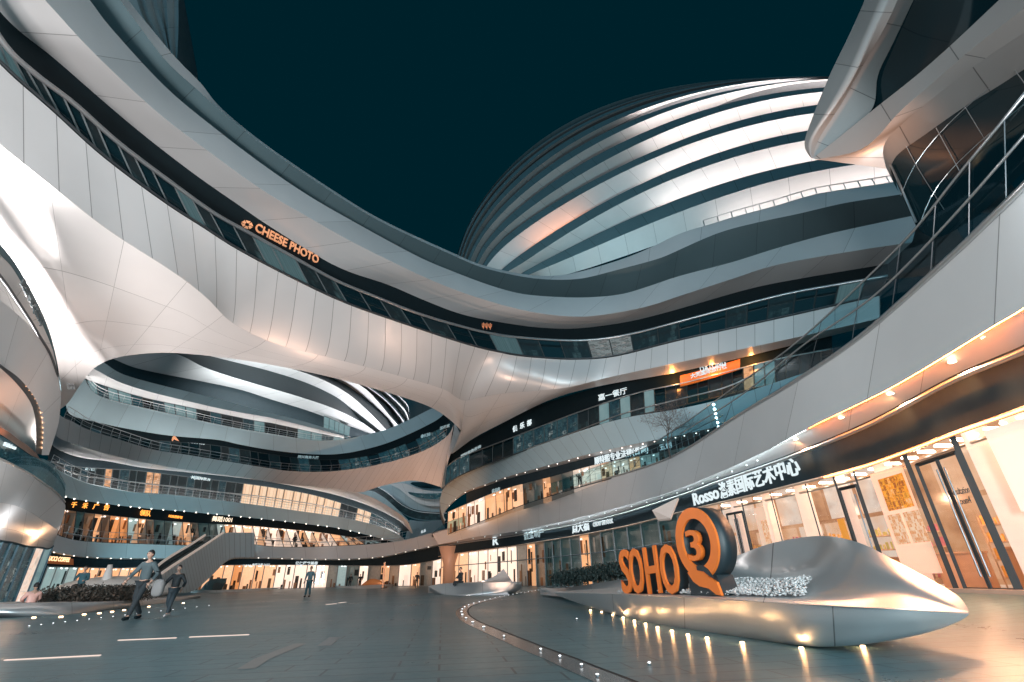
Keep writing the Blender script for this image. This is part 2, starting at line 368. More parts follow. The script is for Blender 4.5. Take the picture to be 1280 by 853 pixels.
lamp('SPOT', (-22, 24, .9), (-20, 27, 14), 3000, (1, .90, .85), .1, 120, 1, name='added_low_fill')
lamp('SPOT', (-26, 80, 22), (-26, 92, 32), 25000, (.95, .95, 1), .3, 120, 1, name='terrace_flood')  # unseen lamp added to brighten the banded dome
lamp('SPOT', tuple(P(24, 556, 33)), tuple(P(10, 500, 34)+[0, 0, 1.5]), 260, (1, .34, .10), .2, 110, 1, name='balcony_uplight')
lamp('SPOT', (-7, -3, 2), (-15, 12, 22), 9000, (1, .93, .91), .6, 60, 1, name='added_plaza_fill')
lamp('SPOT', (1, -3, 4), (7, 8, .8), 900, (1, .98, .96), .5, 45, 1, name='added_plaza_fill')
lamp('SPOT', (-4, 44, 27), (12, 72, 48), 26000, (.55, .9, 1), .6, 100, 1, name='added_roof_fill')  # unseen lamps added to lift the domes and the ribbed tower
lamp('SPOT', (-24, 26, 27), (-44, 44, 60), 9000, (.75, .93, 1), .5, 90, 1, name='added_roof_fill')
lamp('SPOT', (-45, 68, 27), (-44, 92, 36), 22000, (.9, .97, 1), .4, 130, 1, name='added_roof_fill')
lamp('SPOT', (-14, 32, .3), (-17, 31, 14), 1800, (1, .58, .40), .3, 110, 1, name='added_low_fill')

# ------------------------------------------------------------ plan curves (distance by bearing)
T5 = [(-60, 10), (0, 81), (65, 139), (129, 197), (204, 253), (252, 284), (296, 312), (360, 346), (430, 379), (500, 404), (560, 424), (583, 431), (605, 437), (624, 441), (645, 445), (675, 448), (719, 450), (770, 446), (850, 426), (986, 396), (1100, 370)]
fB = fam_z(T5, 17.)
L1BOT = [(548, 681), (570, 677), (590, 672), (658, 662), (760, 638), (850, 611), (945, 570), (1020, 531), (1112, 486), (1190, 440), (1243, 407), (1280, 385), (1350, 335)]
fR = fam_z(L1BOT[1:], 5.5)
fR2 = fam_tab([(-12, 78), (-8, 66), (-4, 58), (0, 49.5), (6, 42.5), (12, 37), (18, 34), (25, 33), (40, 33)])
fR3 = fam_tab([(-12, 62), (-8, 57), (-4, 52), (0, 47), (6, 42), (12, 38.5), (18, 37), (25, 36.8), (35, 36.8), (45, 38)], 1.5)
fA1 = fam_tab([(-47, 68), (-42, 73), (-36, 79), (-28, 84), (-20, 86), (-14, 83), (-10, 78), (-6.7, 71.2), (-5, 64.5)], 1.2)
fA2 = lambda a: fA1(a)+.8
fA3 = lambda a: fA1(a)+2.2
fA4 = fam_tab([(-47, 58), (-42, 63), (-38, 68), (-30, 73), (-22, 74), (-15, 68), (-8, 56), (-6, 52)])
fA5 = fam_tab([(-47, 63), (-40, 70), (-30, 77), (-20, 80), (-10, 76)])
fL = fam_tab([(-60, 22), (-54, 26), (-50, 30), (-47, 35), (-44, 42), (-41, 47)], 1.)
fD = fam_tab([(-12, 88), (-8, 84), (0, 76), (15, 66), (30, 62), (45, 64), (60, 68)])

# ============================================================ curved bridge building
br = thing('curved_bridge_building', 'huge pale metal building sweeping overhead from upper left to centre, with smooth white belly', 'building', (-10, 30, 0))
N = 200
T4 = [(-70, -70), (0, 48), (41, 90), (92, 129), (146, 177), (204, 221), (265, 265), (309, 290), (360, 318), (420, 351), (464, 369), (522, 392), (583, 410), (624, 419), (672, 424), (719, 426), (760, 423), (801, 415), (850, 402), (918, 384), (986, 367), (1047, 356), (1110, 345)]
T3 = [(-70, -90), (0, 15), (71, 76), (160, 153), (235, 212), (299, 257), (340, 285), (420, 333), (485, 356), (529, 375), (580, 394), (638, 405), (678, 410), (719, 411), (763, 406), (801, 399), (850, 386), (938, 361), (1003, 348), (1110, 330)]
T2 = [(-10, -70), (56, 0), (116, 65), (195, 139), (267, 194), (330, 239), (386, 272), (439, 302), (485, 325), (529, 346), (570, 363), (609, 376), (649, 387), (690, 394), (733, 396), (777, 390), (814, 382), (850, 370), (915, 349), (972, 331), (1067, 314), (1140, 303)]
T1 = [(60, -60), (112, 0), (136, 32), (207, 109), (277, 167), (337, 212), (391, 248), (447, 280), (485, 301), (529, 324), (570, 341), (610, 356), (649, 367), (689, 371), (733, 372), (777, 368), (814, 357), (850, 345), (915, 328), (969, 311), (1030, 294), (1088, 281), (1150, 268)]
T0b = [(105, -60), (150, 0), (177, 37), (209, 78), (244, 110), (275, 138), (335, 186), (430, 250), (485, 282), (570, 321), (604, 335), (658, 347), (700, 350), (730, 348), (766, 339), (825, 323), (850, 312), (899, 291), (948, 278), (1000, 267), (1056, 254), (1121, 244), (1160, 238)]
T0 = [(115, -60), (160, 0), (190, 37), (223, 76), (252, 105), (275, 134), (335, 183), (430, 247), (485, 279), (570, 318), (604, 332), (658, 343.5), (700, 344.5), (743, 335), (798, 316.5), (850, 292), (883, 282), (922, 270), (971, 257), (1000, 248), (1029, 241), (1115, 228), (1160, 221)]
r4 = lift(T4, fB, 0.0, N); r3 = lift(T3, fB, 2.2, N); r2 = lift(T2, fB, -.6, N); r1 = lift(T1, fB, .2, N)
r0b = lift(T0b, fB, .9, N); r0 = lift(T0, fB, 1.2, N)
r5 = lift(T5, fB, 0, N)
sgn = lift(T4, fB, 2.2, N); sgn[:, 2] -= .2
grid('soffit', [r2, r3], SOFF, br, 4)
grid('sign_band', [r3, sgn], BLACK, br)
grid('upper_fascia', [r1, r2], ALUW, br, 3)
grid('recess_floor', [r1, inward(r1, 5.6, .0)], DECK, br)
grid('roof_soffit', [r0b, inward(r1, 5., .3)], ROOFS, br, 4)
grid('roof_fascia', [r0, r0b], ALUW, br, 2)
grid('roof_deck', [r0, inward(r0, 9, .3), inward(r0, 18, .2)], DECK, br)
def pk_br(k):
    if k in (33, 34): return shopmat('brick_lit_window', [(.01, .03, .04), (.35, .4, .4), (.08, .1, .1), (.55, .5, .48)], .6, 1.4, 9, 2)
    return [Ld[0], GLD, CURT, GLD, Ld[1], GLD, Ld[2], GLD, GLD, CURT][(k*7+k//3) % 10]
a4, b5 = lift(T4, fB, .5, N), lift(T5, fB, .5, N)
bays(a4, b5, 46, pk_br, br, wid=.045)
tube('handrail', lift(T4, fB, -.1, N), .10, RAIL, br)
tube('sill_rail', lift(T5, fB, -.05, N)+np.array([0, 0, .12]), .05, RAILD, br)
# belly: fascia rolling into soffit, column foot on the left, stem in the middle
K = [  # (window edge), (crease), (lower edge, distance)
 ((-60, 10), (-60, 128), (72, 514, 50)), ((0, 81), (0, 180), (85, 504, 49)), ((65, 139), (68, 235), (100, 482, 45)), ((129, 197), (139, 290), (117, 461, 41)),
 ((204, 253), (218, 341), (143, 448, 38)), ((252, 284), (258, 372), (184, 442, 35.5)), ((296, 312), (291, 404), (228, 442, 34)), ((360, 346), (345, 430), (300, 450, 33.4)),
 ((430, 379), (420, 449), (384, 465, 33.6)), ((500, 404), (495, 469), (460, 484, 35.5)), ((560, 424), (553, 486), (538, 509, 39.5)), ((583, 431), (569, 496), (572, 534, 44)),
 ((605, 437), (581, 501), (577.5, 547, 48)), ((624, 441), (600, 497), (564, 568, 54)), ((645, 445), (630, 492), (592, 548, 50)), ((675, 448), (665, 489), (630, 528, 45)),
 ((719, 450), (710, 484.5), (690, 499, 41)), ((770, 446), (765, 471), (753, 482, 38.5)), ((850, 426), (850, 453), (850, 465, 37.3)), ((986, 396), (986, 424), (986, 433, 37.3)), ((1100, 370), (1100, 398), (1100, 405, 38))]
def ctrl(rows3, m):
    out = []
    for r in rows3:
        e = np.array(r, float); e = np.vstack([2*e[0]-e[1], e, 2*e[-1]-e[-2]]); q = []
        for i in range(len(r)-1):
            a, b, c, d = e[i:i+4]; t = np.linspace(0, 1, m, endpoint=False)[:, None]
            q.append(.5*((2*b)+(-a+c)*t+(2*a-5*b+4*c-d)*t**2+(-a+3*b-3*c+d)*t**3))
        out.append(smooth1(np.vstack(q+[e[-2:-1]]), 4))
    return out
W0 = [P(*k[0], fB(ae(*k[0])[0])) for k in K]
W1 = [P(*k[1], max((14.6-CH)/ae(*k[1])[1], fB(ae(*k[1])[0])+.3)) for k in K]
W2 = [P(k[2][0], k[2][1], k[2][2]) for k in K]
R0, R1, R2 = ctrl([W0, W1, W2], 12)
kk = np.arange(len(R0))/12.; cw = np.clip((kk-5)/3., 0, 1)*np.clip((17-kk)/2., 0, 1)
F_, B_ = 10, 16
grid('lower_fascia', [R0, R1, R2], [STEM], br, 14, True, cubic=cw, only=(0, 1))
low = grid('belly', [R0, R1, R2], [BELLY], br, 14, True, cubic=cw, only=(1, 2))
grid('belly_lip', [R2, inward(R2, 1.2, .9)], SOFF, br)
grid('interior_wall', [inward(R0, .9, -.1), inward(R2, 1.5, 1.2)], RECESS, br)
vent = bmesh.new()
for i in range(3):
    for j in range(2):
        x_, y_ = 83+i*3.4+j*.8, 478+j*5; qv = [vent.verts.new(P(x_+a_, y_+b_, 44.6)) for a_, b_ in ((0, 0), (2.6, .4), (3.2, 4.2), (.6, 3.8))]; vent.faces.new(qv)
r_ = bmesh.ops.extrude_face_region(vent, geom=vent.faces[:]); bmesh.ops.translate(vent, verts=[v for v in r_['geom'] if isinstance(v, bmesh.types.BMVert)], vec=(-.05, .08, .05))
bmobj('ceiling_vent', vent, plain('vent_grey', (.4, .4, .4), .5), br)

# ============================================================ striped dome
dm = thing('domed_tower', 'tall egg-shaped tower ringed with bright white bands against the night sky', 'building', (30, 60, 0))
S = [(571, 320), (580, 296), (595, 262), (613, 233), (640, 202), (679, 168), (705, 157), (733, 146), (792, 126), (850, 110.5), (899, 100.5), (932, 98), (1000, 95), (1060, 95), (1180, 105)]
rowsD = [S,
 [(572, 321), (597, 264), (640, 206), (700, 166), (750, 144), (792, 127), (850, 111), (899, 101), (932, 98.4), (1000, 95.2), (1060, 95.2), (1180, 105.2)],
 [(573, 322), (598, 266), (640, 208), (700, 168), (750, 146), (792, 129), (850, 111.4), (899, 101.3), (932, 98.7), (1000, 95.4), (1060, 95.4), (1180, 105.4)],
 [(575, 323), (600, 269), (640, 212), (700, 173.5), (750, 149), (800, 129), (849, 112), (899, 101.6), (932, 99), (1000, 95.6), (1060, 95.6), (1180, 105.6)],
 [(576, 324), (602, 272), (640, 216), (700, 178.5), (750, 152), (800, 131), (850, 113.5), (899, 101.9), (932, 99.2), (1000, 95.8), (1060, 95.8), (1180, 105.8)],
 [(579, 325), (604, 277), (640, 220), (700, 184.5), (750, 158), (800, 135), (850, 119), (899, 105), (932, 99.6), (1000, 96), (1060, 96), (1180, 106)],
 [(580, 326), (606, 281), (640, 227), (700, 193), (750, 163), (800, 139), (850, 122), (899, 107), (945, 100.5), (1000, 96.3), (1060, 96.5), (1180, 106.5)],
 [(583, 328), (610, 287), (640, 234), (700, 200.5), (750, 176), (800, 150), (850, 132), (899, 114.5), (948, 104), (1000, 97.6), (1060, 97.5), (1180, 107)],
 [(586, 330), (613, 292), (640, 241), (700, 211), (750, 184), (800, 156), (850, 136), (899, 118), (948, 106), (1000, 99), (1060, 99), (1180, 109)],
 [(592, 331), (618, 300), (640, 254), (700, 224), (750, 198), (800, 171), (850, 150.6), (899, 132.5), (948, 120), (1000, 110.2), (1060, 107), (1180, 118)],
 [(596, 332), (622, 305), (640, 265), (700, 237), (750, 211), (800, 182), (850, 158.8), (899, 140.5), (948, 127), (1000, 116.8), (1060, 113), (1180, 124)],
 [(602, 334), (627, 312), (640, 277), (700, 250), (750, 229), (800, 201), (850, 178), (899, 159), (948, 144), (1000, 132.5), (1060, 127), (1180, 134)],
 [(606, 336), (631, 316), (645, 287), (700, 258), (750, 238), (800, 211), (850, 187.6), (899, 168), (948, 153), (1000, 142.4), (1060, 137), (1180, 142)],
 [(624, 340), (640, 331), (662, 306), (700, 284.5), (750, 264), (800, 236), (850, 211), (899, 191), (948, 176), (1000, 163.7), (1060, 156), (1180, 158)],
 [(630, 342), (648, 335), (670, 315), (700, 295), (750, 273), (800, 246), (850, 223), (899, 203), (948, 187), (1000, 175.8), (1060, 168), (1180, 168)],
 [(648, 344), (662, 338), (685, 323), (700, 315), (750, 295), (800, 270), (850, 249), (899, 232), (948, 217), (1000, 204), (1060, 194), (1180, 190)],
 [(656, 346), (672, 340), (690, 331), (700, 327), (750, 306), (800, 284), (850, 265.4), (899, 246), (948, 231), (1000, 218.5), (1060, 207), (1180, 200)],
 [(658, 348), (680, 348), (700, 347), (743, 339), (798, 320), (850, 296), (883, 286), (922, 274), (971, 260), (1000, 251), (1060, 241), (1180, 226)]]
Dsh = [0, 0, 0, 0, 0, 0]
def fitrow(pts):
    q = np.array([p for p in pts if p[0] <= 600 or p[0] in (640, 645, 648, 662, 672, 685, 690, 700, 849, 850, 1000, 1060, 1180) or p is pts[0] or p is pts[1]], float)
    x0 = pts[0][0]-1.; u = (q[:, 0]-x0)/500.; wt = np.ones(len(q)); wt[0] = 6; wt[-1] = .6
    A = np.stack([np.ones_like(u), np.sqrt(u), u, u**1.5, u*u], 1); c = np.linalg.lstsq(A*wt[:, None], q[:, 1]*wt, rcond=None)[0]
    xs = x0+1+(1180-x0-1)*np.linspace(0, 1, 70)**2; v = (xs-x0)/500.
    return list(zip(xs, np.stack([np.ones_like(v), np.sqrt(v), v, v**1.5, v*v], 1) @ c))
def dome_row(pts, lvl, off):
    d = dens(fitrow(pts), 160); out = []
    for x, y in d:
        a, t = ae(x, y); e = math.degrees(math.atan(t))
        out.append(P(x, y, fD(a)+max(0, e-33)*.45+off))
    return smooth1(np.array(out), 30)
for i in range(len(rowsD)-1):
    a = dome_row(rowsD[i], i, 0. if i % 2 == 0 else (3.4 if i < 16 else 3.4)); b = dome_row(rowsD[i+1], i, 3.4 if i % 2 == 0 else 0)
    if i % 2 == 0:
        grid('bright_soffit', [a, b], DOMEW, dm, 3)
        if i > 4:      # lamps on the ledge below this soffit
            nx = inward(dome_row(rowsD[i+1], i, 0), .8, .06)
            seg = {6: (.42, .95), 8: (.40, .97), 10: (.40, .97), 12: (.36, .97), 14: (.34, .97), 16: (.46, .98)}.get(i)
            if seg: grid('ledge_light', [nx[int(seg[0]*160):int(seg[1]*160)], inward(nx, .45)[int(seg[0]*160):int(seg[1]*160)]], glow('dome_ledge', (1, .88, .84), 26.0), dm)
            if i == 12:
                grid('ledge_light', [nx[14:34], inward(nx, .45)[14:34]], glow('dome_ledge_warm', (1, .36, .15), 26), dm)
    else:
        a0 = dome_row(rowsD[i], i, 0.)
        grid('ring_fascia', [a0, b], DOMEF, dm, 2)
        grid('ring_deck', [a0, inward(a0, 3.6, -.35)], DECK, dm)
top = dome_row(S, 0, 0); grid('dome_cap', [top, inward(top, 16, 2), inward(top, 34, -6)], DOMEF, dm)
# roof-level rail of the belt below the dome
bars('parapet_rail', lift(T0, fB, 1.15, N)[152:198], lift(T0, fB, 1.15, N)[152:198]+np.array([0, 0, .55]), range(0, 46, 3), .05, RAIL, br, 0, [((lift(T0, fB, 1.15, N)+np.array([0, 0, .6]))[152:198], .05)])

# ribbed tower, upper left corner
rt = thing('ribbed_tower', 'sliver of a ribbed grey tower rising at the upper left, in front of the sky', 'building', (-40, 35, 0))
RB = [[(223, -40), (223, 0), (223, 38), (221, 84)], [(216, -40), (217, 0), (217.5, 40), (219, 84)], [(208, -40), (208, 0), (211, 42), (217, 84)], [(201, -40), (202, 0), (208, 40), (215, 84)], [(192, -40), (195, 0), (204, 32), (215, 80)],
      [(184, -40), (189, 0), (198, 32), (212, 74)], [(174, -40), (181, 0), (188, 24), (208, 66)], [(168, -40), (175, 0), (184, 26), (200, 58)], [(160, -40), (171, 0), (180, 25), (192, 46)], [(150, -40), (160, 0), (172, 22), (185, 40)], [(120, -40), (130, 0), (150, 30), (165, 50)]]
RB = [[(x, y, 52+(2.4 if i % 2 else 0)+i*.7) for x, y in r] for i, r in enumerate(RB)]
for i in range(len(RB)-1): grid('rib', [lift(RB[i], n=30), lift(RB[i+1], n=30)], DOMEW if i % 2 else ALU, rt)
e = lift(RB[0], n=30); grid('rib', [e, e+np.array([-6., 14, 0])], DOMEF, rt)
# ============================================================ right-hand shopping gallery
ga = thing('curved_gallery_building', 'long curving gallery building on the right with glass balustrade terraces over lit ground floor shops', 'building', (15, 25, 0))
NR = 180
L1TOP = [(540, 667), (556, 662), (607, 650), (658, 628), (726, 607), (794, 588), (850, 566), (925, 518), (996, 475), (1081, 416), (1190, 319), (1231, 280), (1280, 232), (1350, 160)]
RT = [(556, 654), (607, 636), (658, 613), (726, 590), (794, 566), (850, 533), (928, 477), (986, 436), (1040, 389), (1115, 317), (1152, 277), (1200, 216), (1280, 119), (1340, 40)]
MID = [(850, 543), (931, 491), (1006, 430), (1095, 368), (1183, 280), (1280, 170), (1340, 100)]
SOFI = [(548, 682), (590, 676), (658, 666), (760, 645), (850, 617), (896, 600), (986, 568), (1088, 525), (1190, 470), (1280, 431), (1350, 395)]
GTOP = [(548, 696), (570, 692), (658, 680), (773, 660), (865, 637), (962, 614), (1067, 587), (1129, 566), (1190, 543), (1280, 511), (1350, 484)]
GBOT = [(545, 733), (570, 735), (640, 735), (700, 736), (800, 738), (900, 738), (1060, 739), (1193, 741), (1271, 746), (1350, 752)]
a = lift(L1TOP, fR, .25, NR); b = lift(L1BOT, fR, 0, NR)
grid('terrace_fascia', [a, b], ALUW, ga, 3)
grid('terrace_deck', [a, inward(a, 1.5, -.1), inward(a, 14, -.1)], DECK, ga)
so_ = lift(SOFI, fR, 1.5, NR)
grid('soffit', [b, inward(b, .05, .12), so_], SOFF, ga, 3)
gt = lift(GTOP, fR, 1.55, NR); grid('sign_board', [so_, gt], NAVY, ga, 2)
tube('trim_rail', lift(GTOP, fR, 1.45, NR), .06, plain('warm_trim', (.7, .5, .38), .4, .3), ga)
tube('edge_trim', lift(L1TOP, fR, .15, NR), .07, RAIL, ga)
tube('soffit_track', lift(SOFI, fR, .8, NR)-np.array([0, 0, .12]), .07, RAIL, ga)
g0 = lift(GBOT, fR, 2.4, NR)
gtt = lift(GTOP, fR, 2.4, NR)
for i in range(NR): g0[i, 2] = gz(g0[i, 0], g0[i, 1])
# glass balustrade, one pane per bay
rt_ = lift(RT, fR, .35, NR); aa = lift(L1TOP, fR, .3, NR)
bays(rt_, aa, 15, lambda k: TPANE, ga, 'balustrade_pane', RAILD, .014, True, 0, 'balustrade_frame')
tube('handrail', lift(MID, fR, .1, 90), .03, RAIL, ga); tube('handrail', lift(RT, fR, .3, NR), .03, RAIL, ga)
# downlights below the terrace edge
dl = [(1190, 452), (1113, 492), (995, 549), (1232, 421), (1052, 522)]
for i, (x, y) in enumerate(dl):
    D = fR(ae(x, y)[0])+.55; p = P(x, y, D)
    bm = bmesh.new(); bmesh.ops.create_cone(bm, cap_ends=True, segments=12, radius1=.09, radius2=.075, depth=.05, matrix=Matrix.Translation(p)); bmobj('downlight', bm, glow('downlight_warm', (1, .72, .45), 9), ga)
    if i < 3:
        lamp('SPOT', p+np.array([0, 0, -.1]), p+np.array([.35, .9, -.75]), 150, (1, .42, .17), .05, 110, 1); lamp('SPOT', p+np.array([0, 0, -.12]), p+np.array([-.5, -.6, -1.2]), 2000, (1, .48, .25), .35, 120, 1, name='soffit_spot')
for i in range(22):      # cool spots along the middle of the row
    t = .03+i*.021; r = b[int(t*NR)]; p = inward(r[None], .6, -.1)[0]
    bm = bmesh.new(); bmesh.ops.create_icosphere(bm, subdivisions=1, radius=.035, matrix=Matrix.Translation(p)); bmobj('downlight', bm, glow('downlight_cool', (.85, .97, 1), 4), ga)
def near(pts, x):
    d = dens(pts, NR); return int(np.argmin(abs(d[:, 0]-x)))
k0, k1, k2 = near(L1BOT, 650), near(L1BOT, 1010), NR
tube('led_strip', lift(GTOP, fR, 1.15, NR)[near(GTOP, 1030):], .025, glow('led_trim', (1, .30, .06), 16), ga)
tube('led_strip', inward(b[k1:k2], .10, .04), .018, glow('led_warm', (1, .22, .03), 150), ga)
tube('led_strip', inward(b[k0:k1], .10, .04), .018, glow('led_cool', (.85, .96, 1), 45), ga)
# ---- near shop: real room behind clear glass
def seg(row, x0, x1, px=GTOP):
    return row
def near(pts, x): # sample index of a traced edge at picture column x
    d = dens(pts, NR); return int(np.argmin(abs(d[:, 0]-x)))
def facade(xt, off=2.4):
    """foot and head of the shop front on the upright that meets its top edge at column xt"""
    i = near(GTOP, xt); d = dens(GTOP, NR)[i]; x0, y0 = np.interp(xt, dens(GTOP, NR)[:, 0], dens(GTOP, NR)[:, 0]), np.interp(xt, dens(GTOP, NR)[:, 0], dens(GTOP, NR)[:, 1])
    az = ae(x0, y0)[0]; D = fR(az)+off; h = P(x0, y0, D); f = h.copy(); f[2] = gz(f[0], f[1])
    return h, f
def frow(x0, x1, n=30, off=2.4):
    H, Q = zip(*[facade(x, off) for x in np.linspace(x0, x1, n)]); return np.array(H), np.array(Q)
H, Q = frow(868, 1330, 80); base_z = .22
HB, QB = frow(868, 1330, 80, 7.0)
wallw = plain('shop_white_wall', (.75, .60, .52), .6, emit=(1, .85, .76), es=.25, noise=.08)  # white walls and columns glow faintly, standing in for lamp light
shopwall = shopmat('gallery_wall_pictures', [(.35, .12, .05), (.8, .40, .2), (1, .62, .4), (1., .85, .74), (.5, .2, .08)], .7, .3, .35, 3)  # the picture wall glows too, interior light put into its colour
grid('shop_back_wall', [HB, QB], shopwall, ga, 2)
grid('shop_ceiling', [H-np.array([0, 0, .05]), HB-np.array([0, 0, .05])], plain('shop_ceiling_paint', (.6, .42, .3), .7, noise=.3), ga, 2)
grid('shop_floor', [Q+np.array([0, 0, .02]), QB+np.array([0, 0, .02])], plain('shop_floor_tile', (.45, .33, .26), .3, noise=.15), ga, 2)
for k in (0, -1): grid('shop_side_wall', [np.array([H[k], HB[k]]), np.array([Q[k], QB[k]])], wallw, ga)
for x in np.linspace(885, 1320, 22):
    for off in (3.2, 4.6, 6.0):
        h, _ = facade(x, off); bm = bmesh.new(); box_into(bm, h-np.array([0, 0, .22]), (.5, .08, .05)); bmobj('tube_light', bm, glow('shop_tube_light', (1, .80, .62), 14), ga)
bm = bmesh.new()
for off in (3.0, 3.9, 5.0, 6.2):
    r, _ = frow(872, 1325, 50, off); tube_into(bm, r-np.array([0, 0, .38]), .05, 5)
bmobj('ceiling_pipe', bm, plain('exposed_pipe', (.5, .45, .4), .4, .5), ga)
for x in (905, 985, 1065, 1150, 1230, 1300):
    h, f = facade(x, 4.4); lamp('POINT', h-np.array([0, 0, 1.1]), None, 150, (1, .55, .33), .08, name='shop_ceiling_lamp')
# partitions, columns and wall panels inside
for x, wd, m in ((918, .55, wallw), (957, .5, wallw), (1000, .6, wallw), (1047, .4, wallw), (1100, .55, wallw), (1215, .6, wallw), (1262, .5, wallw)):
    h, f = facade(x, 3.3); bm = bmesh.new(); box_into(bm, (h+f)/2, (wd, .3, (h-f)[2]-.1), Matrix.Rotation(-math.radians(ae(x, 600)[0]), 3, 'Z')); bmobj('interior_column', bm, m, ga)
ORNG = plain('orange_poster', (.9, .38, .05), .5, emit=(1, .38, .05), es=.5)  # banner glows in its own colour in place of light on it
for x, wd, hh_ in ((1010, 1.2, 1.0), (1085, 1.5, .95), (1145, 1.3, 1.0), (1225, 1.6, 1.05)):
    h, f = facade(x, 5.2); Rz = Matrix.Rotation(-math.radians(ae(x, 600)[0]), 3, 'Z'); bm = bmesh.new()
    box_into(bm, f+[0, 0, hh_/2], (wd, .5, hh_), Rz); box_into(bm, f+[0, 0, hh_+.03], (wd+.1, .6, .05), Rz)
    c_ = tag(bmobj('display_counter', bm, plain('counter_oak', (.45, .26, .14), .4, noise=.15), None), 'waist-high oak counter inside the bright shop, %s' % {1010: 'seen between two white columns on the left', 1085: 'behind the cream poster board', 1145: 'behind the left leaf of the double door', 1225: 'right of the double door'}[x], 'counter')
for x in (935, 980, 1025, 1075, 1120, 1200, 1240, 1285):
    h, f = facade(x, 6.6); Rz = Matrix.Rotation(-math.radians(ae(x, 600)[0]), 3, 'Z'); bm = bmesh.new()
    for z_ in (.3, .8, 1.3, 1.8): box_into(bm, f+[0, 0, z_], (1.0, .35, .04), Rz)
    for sx in (-.5, .5): box_into(bm, Vector(f+[0, 0, 1.05])+Rz @ Vector((sx, 0, 0)), (.04, .36, 2.1), Rz)
    sh = bmobj('wall_shelf', bm, plain('shelf_wood', (.5, .33, .2), .5), ga); bm = bmesh.new()
    for z_ in (.3, .8, 1.3, 1.8):
        u_ = -.45
        while u_ < .42:
            w_, h2_ = .05+.09*rng.rand(), .12+.22*rng.rand(); box_into(bm, Vector(f+[0, 0, z_+.02+h2_/2])+Rz @ Vector((u_+w_/2, 0, 0)), (w_, .2, h2_), Rz); u_ += w_+.02+.05*rng.rand()
    bmobj('shelf_goods', bm, plain('goods_%d' % int(rng.randint(4)), tuple(rng.rand(3)*[.6, .35, .25]+[.2, .1, .08]), .6), sh)
# shop front frames
FR = plain('shop_front_frame', (.015, .025, .03), .65, 0)
bm = bmesh.new(); 
def post(bm, x, wd=.05, top=1., off=2.35, z1=None):
    h, f = facade(x, off); f = f+np.array([0, 0, -.02]); t = f+(h-f)*top
    az = math.radians(ae(x, 600)[0]); box_into(bm, (t+f)/2, (wd, wd*1.4, (t-f)[2]), Matrix.Rotation(-az, 3, 'Z'))
for x, wd in ((870, .06), (900, .05), (926, .06), (962, .05), (1006, .05), (1041, .07), (1066, .06), (1129, .13), (1189, .13), (1300, .1)): post(bm, x, wd)
H2, Q2 = frow(868, 1330, 80, 2.35)
tube_into(bm, Q2+np.array([0, 0, .05]), .05, 4); tube_into(bm, H2, .06, 4)
bmobj('shop_front_frame', bm, FR, ga)
def door(x0, x1, top, leaves=2):
    dr = link('door', None, None, ga); 
    bm = bmesh.new()
    for x in (x0, x1): post(bm, x, .09, top, 2.25)
    n = 12; hh, ff = frow(x0, x1, n, 2.25); t = ff+(hh-ff)*top
    tube_into(bm, t, .06, 4); tube_into(bm, ff+np.array([0, 0, .07]), .06, 4)
    xm = (x0+x1)/2
    if leaves == 2:
        post(bm, xm-1.2*(x1-x0)/50, .05, top, 2.25); post(bm, xm+1.2*(x1-x0)/50, .05, top, 2.25)
    o = bmobj('door_frame', bm, FR, dr)
    bm = bmesh.new()
    for x in ((xm-5*(x1-x0)/55, xm+5*(x1-x0)/55) if leaves == 2 else (x0+(x1-x0)*.75,)):
        h, f = facade(x, 2.05); u = h-f; tube_into(bm, [f+u*.10, f+u*top*.92], .022, 6)
        for q in (.16, .5, .86): tube_into(bm, [f+u*top*q, facade(x, 2.22)[1]+u*top*q], .015, 5)
    bmobj('door_handle', bm, RAILD, dr)
    for q, (u0, u1) in enumerate(((x0, xm), (xm, x1))):
        hh, ff = frow(u0, u1, 6, 2.27); t = ff+(hh-ff)*top; grid('door_pane', [t, ff], PANE, dr)
door(1138, 1186, .88); door(1043, 1064, .86, 1); door(905, 924, .84)
for x0, x1 in ((870, 900), (926, 962), (962, 1006), (1006, 1041), (1066, 1129), (1189, 1250), (1250, 1330)):
    hh, ff = frow(x0, x1, 8, 2.42); grid('shop_pane', [hh, ff], PANE, ga)
# posters on the glass and wall; their paper glows in place of shop light
def poster(name, x0, x1, v0, v1, off, mat, label, parent=None, frame=True):
    hh, ff = frow(x0, x1, 4, off); u = hh-ff
    A, B = ff+u*v1, ff+u*v0
    o = grid(name, [A, B, inward(B, .04), inward(A, .04), A], mat, parent, smooth=False, uvs=1)
    if parent is None: tag(o, label, 'poster')
    return o
PIC1 = shopmat('orange_collage', [(.95, .25, .02), (1, .42, .04), (.35, .07, .02), (1, .36, .03), (.95, .6, .35)], 1.0, 5, 5, 2)
PIC2 = shopmat('pale_orange_sketches', [(.95, .5, .25), (1, .75, .55), (.8, .3, .1), (1, .62, .35)], .9, 9, 9, 6)
CREAM = plain('cream_poster_paper', (.8, .6, .48), .6, emit=(1, .66, .48), es=.6)
poster('wall_poster', 1083, 1122, .12, .92, 2.62, CREAM, 'tall cream poster board in the shop window left of the large double door')
poster('art_print', 1090, 1119, .60, .86, 2.54, PIC1, 'bright orange collage print near the top of the cream poster board')
poster('art_print', 1087, 1101, .34, .57, 2.54, PIC2, 'pale sketch print lower left on the cream poster board')
poster('art_print', 1104, 1122, .34, .57, 2.54, PIC2, 'darker orange sketch print lower right on the cream poster board')
poster('orange_banner', 1030, 1038, .05, .60, 3.0, ORNG, 'narrow plain orange banner standing behind the glass left of the narrow door')
poster('wall_poster', 938, 955, .10, .85, 3.0, CREAM, 'cream poster with orange figure behind the glass right of the leftmost shop door')
poster('art_print', 943, 951, .35, .70, 2.95, PIC2, 'small orange figure print on the cream poster right of the leftmost shop door')
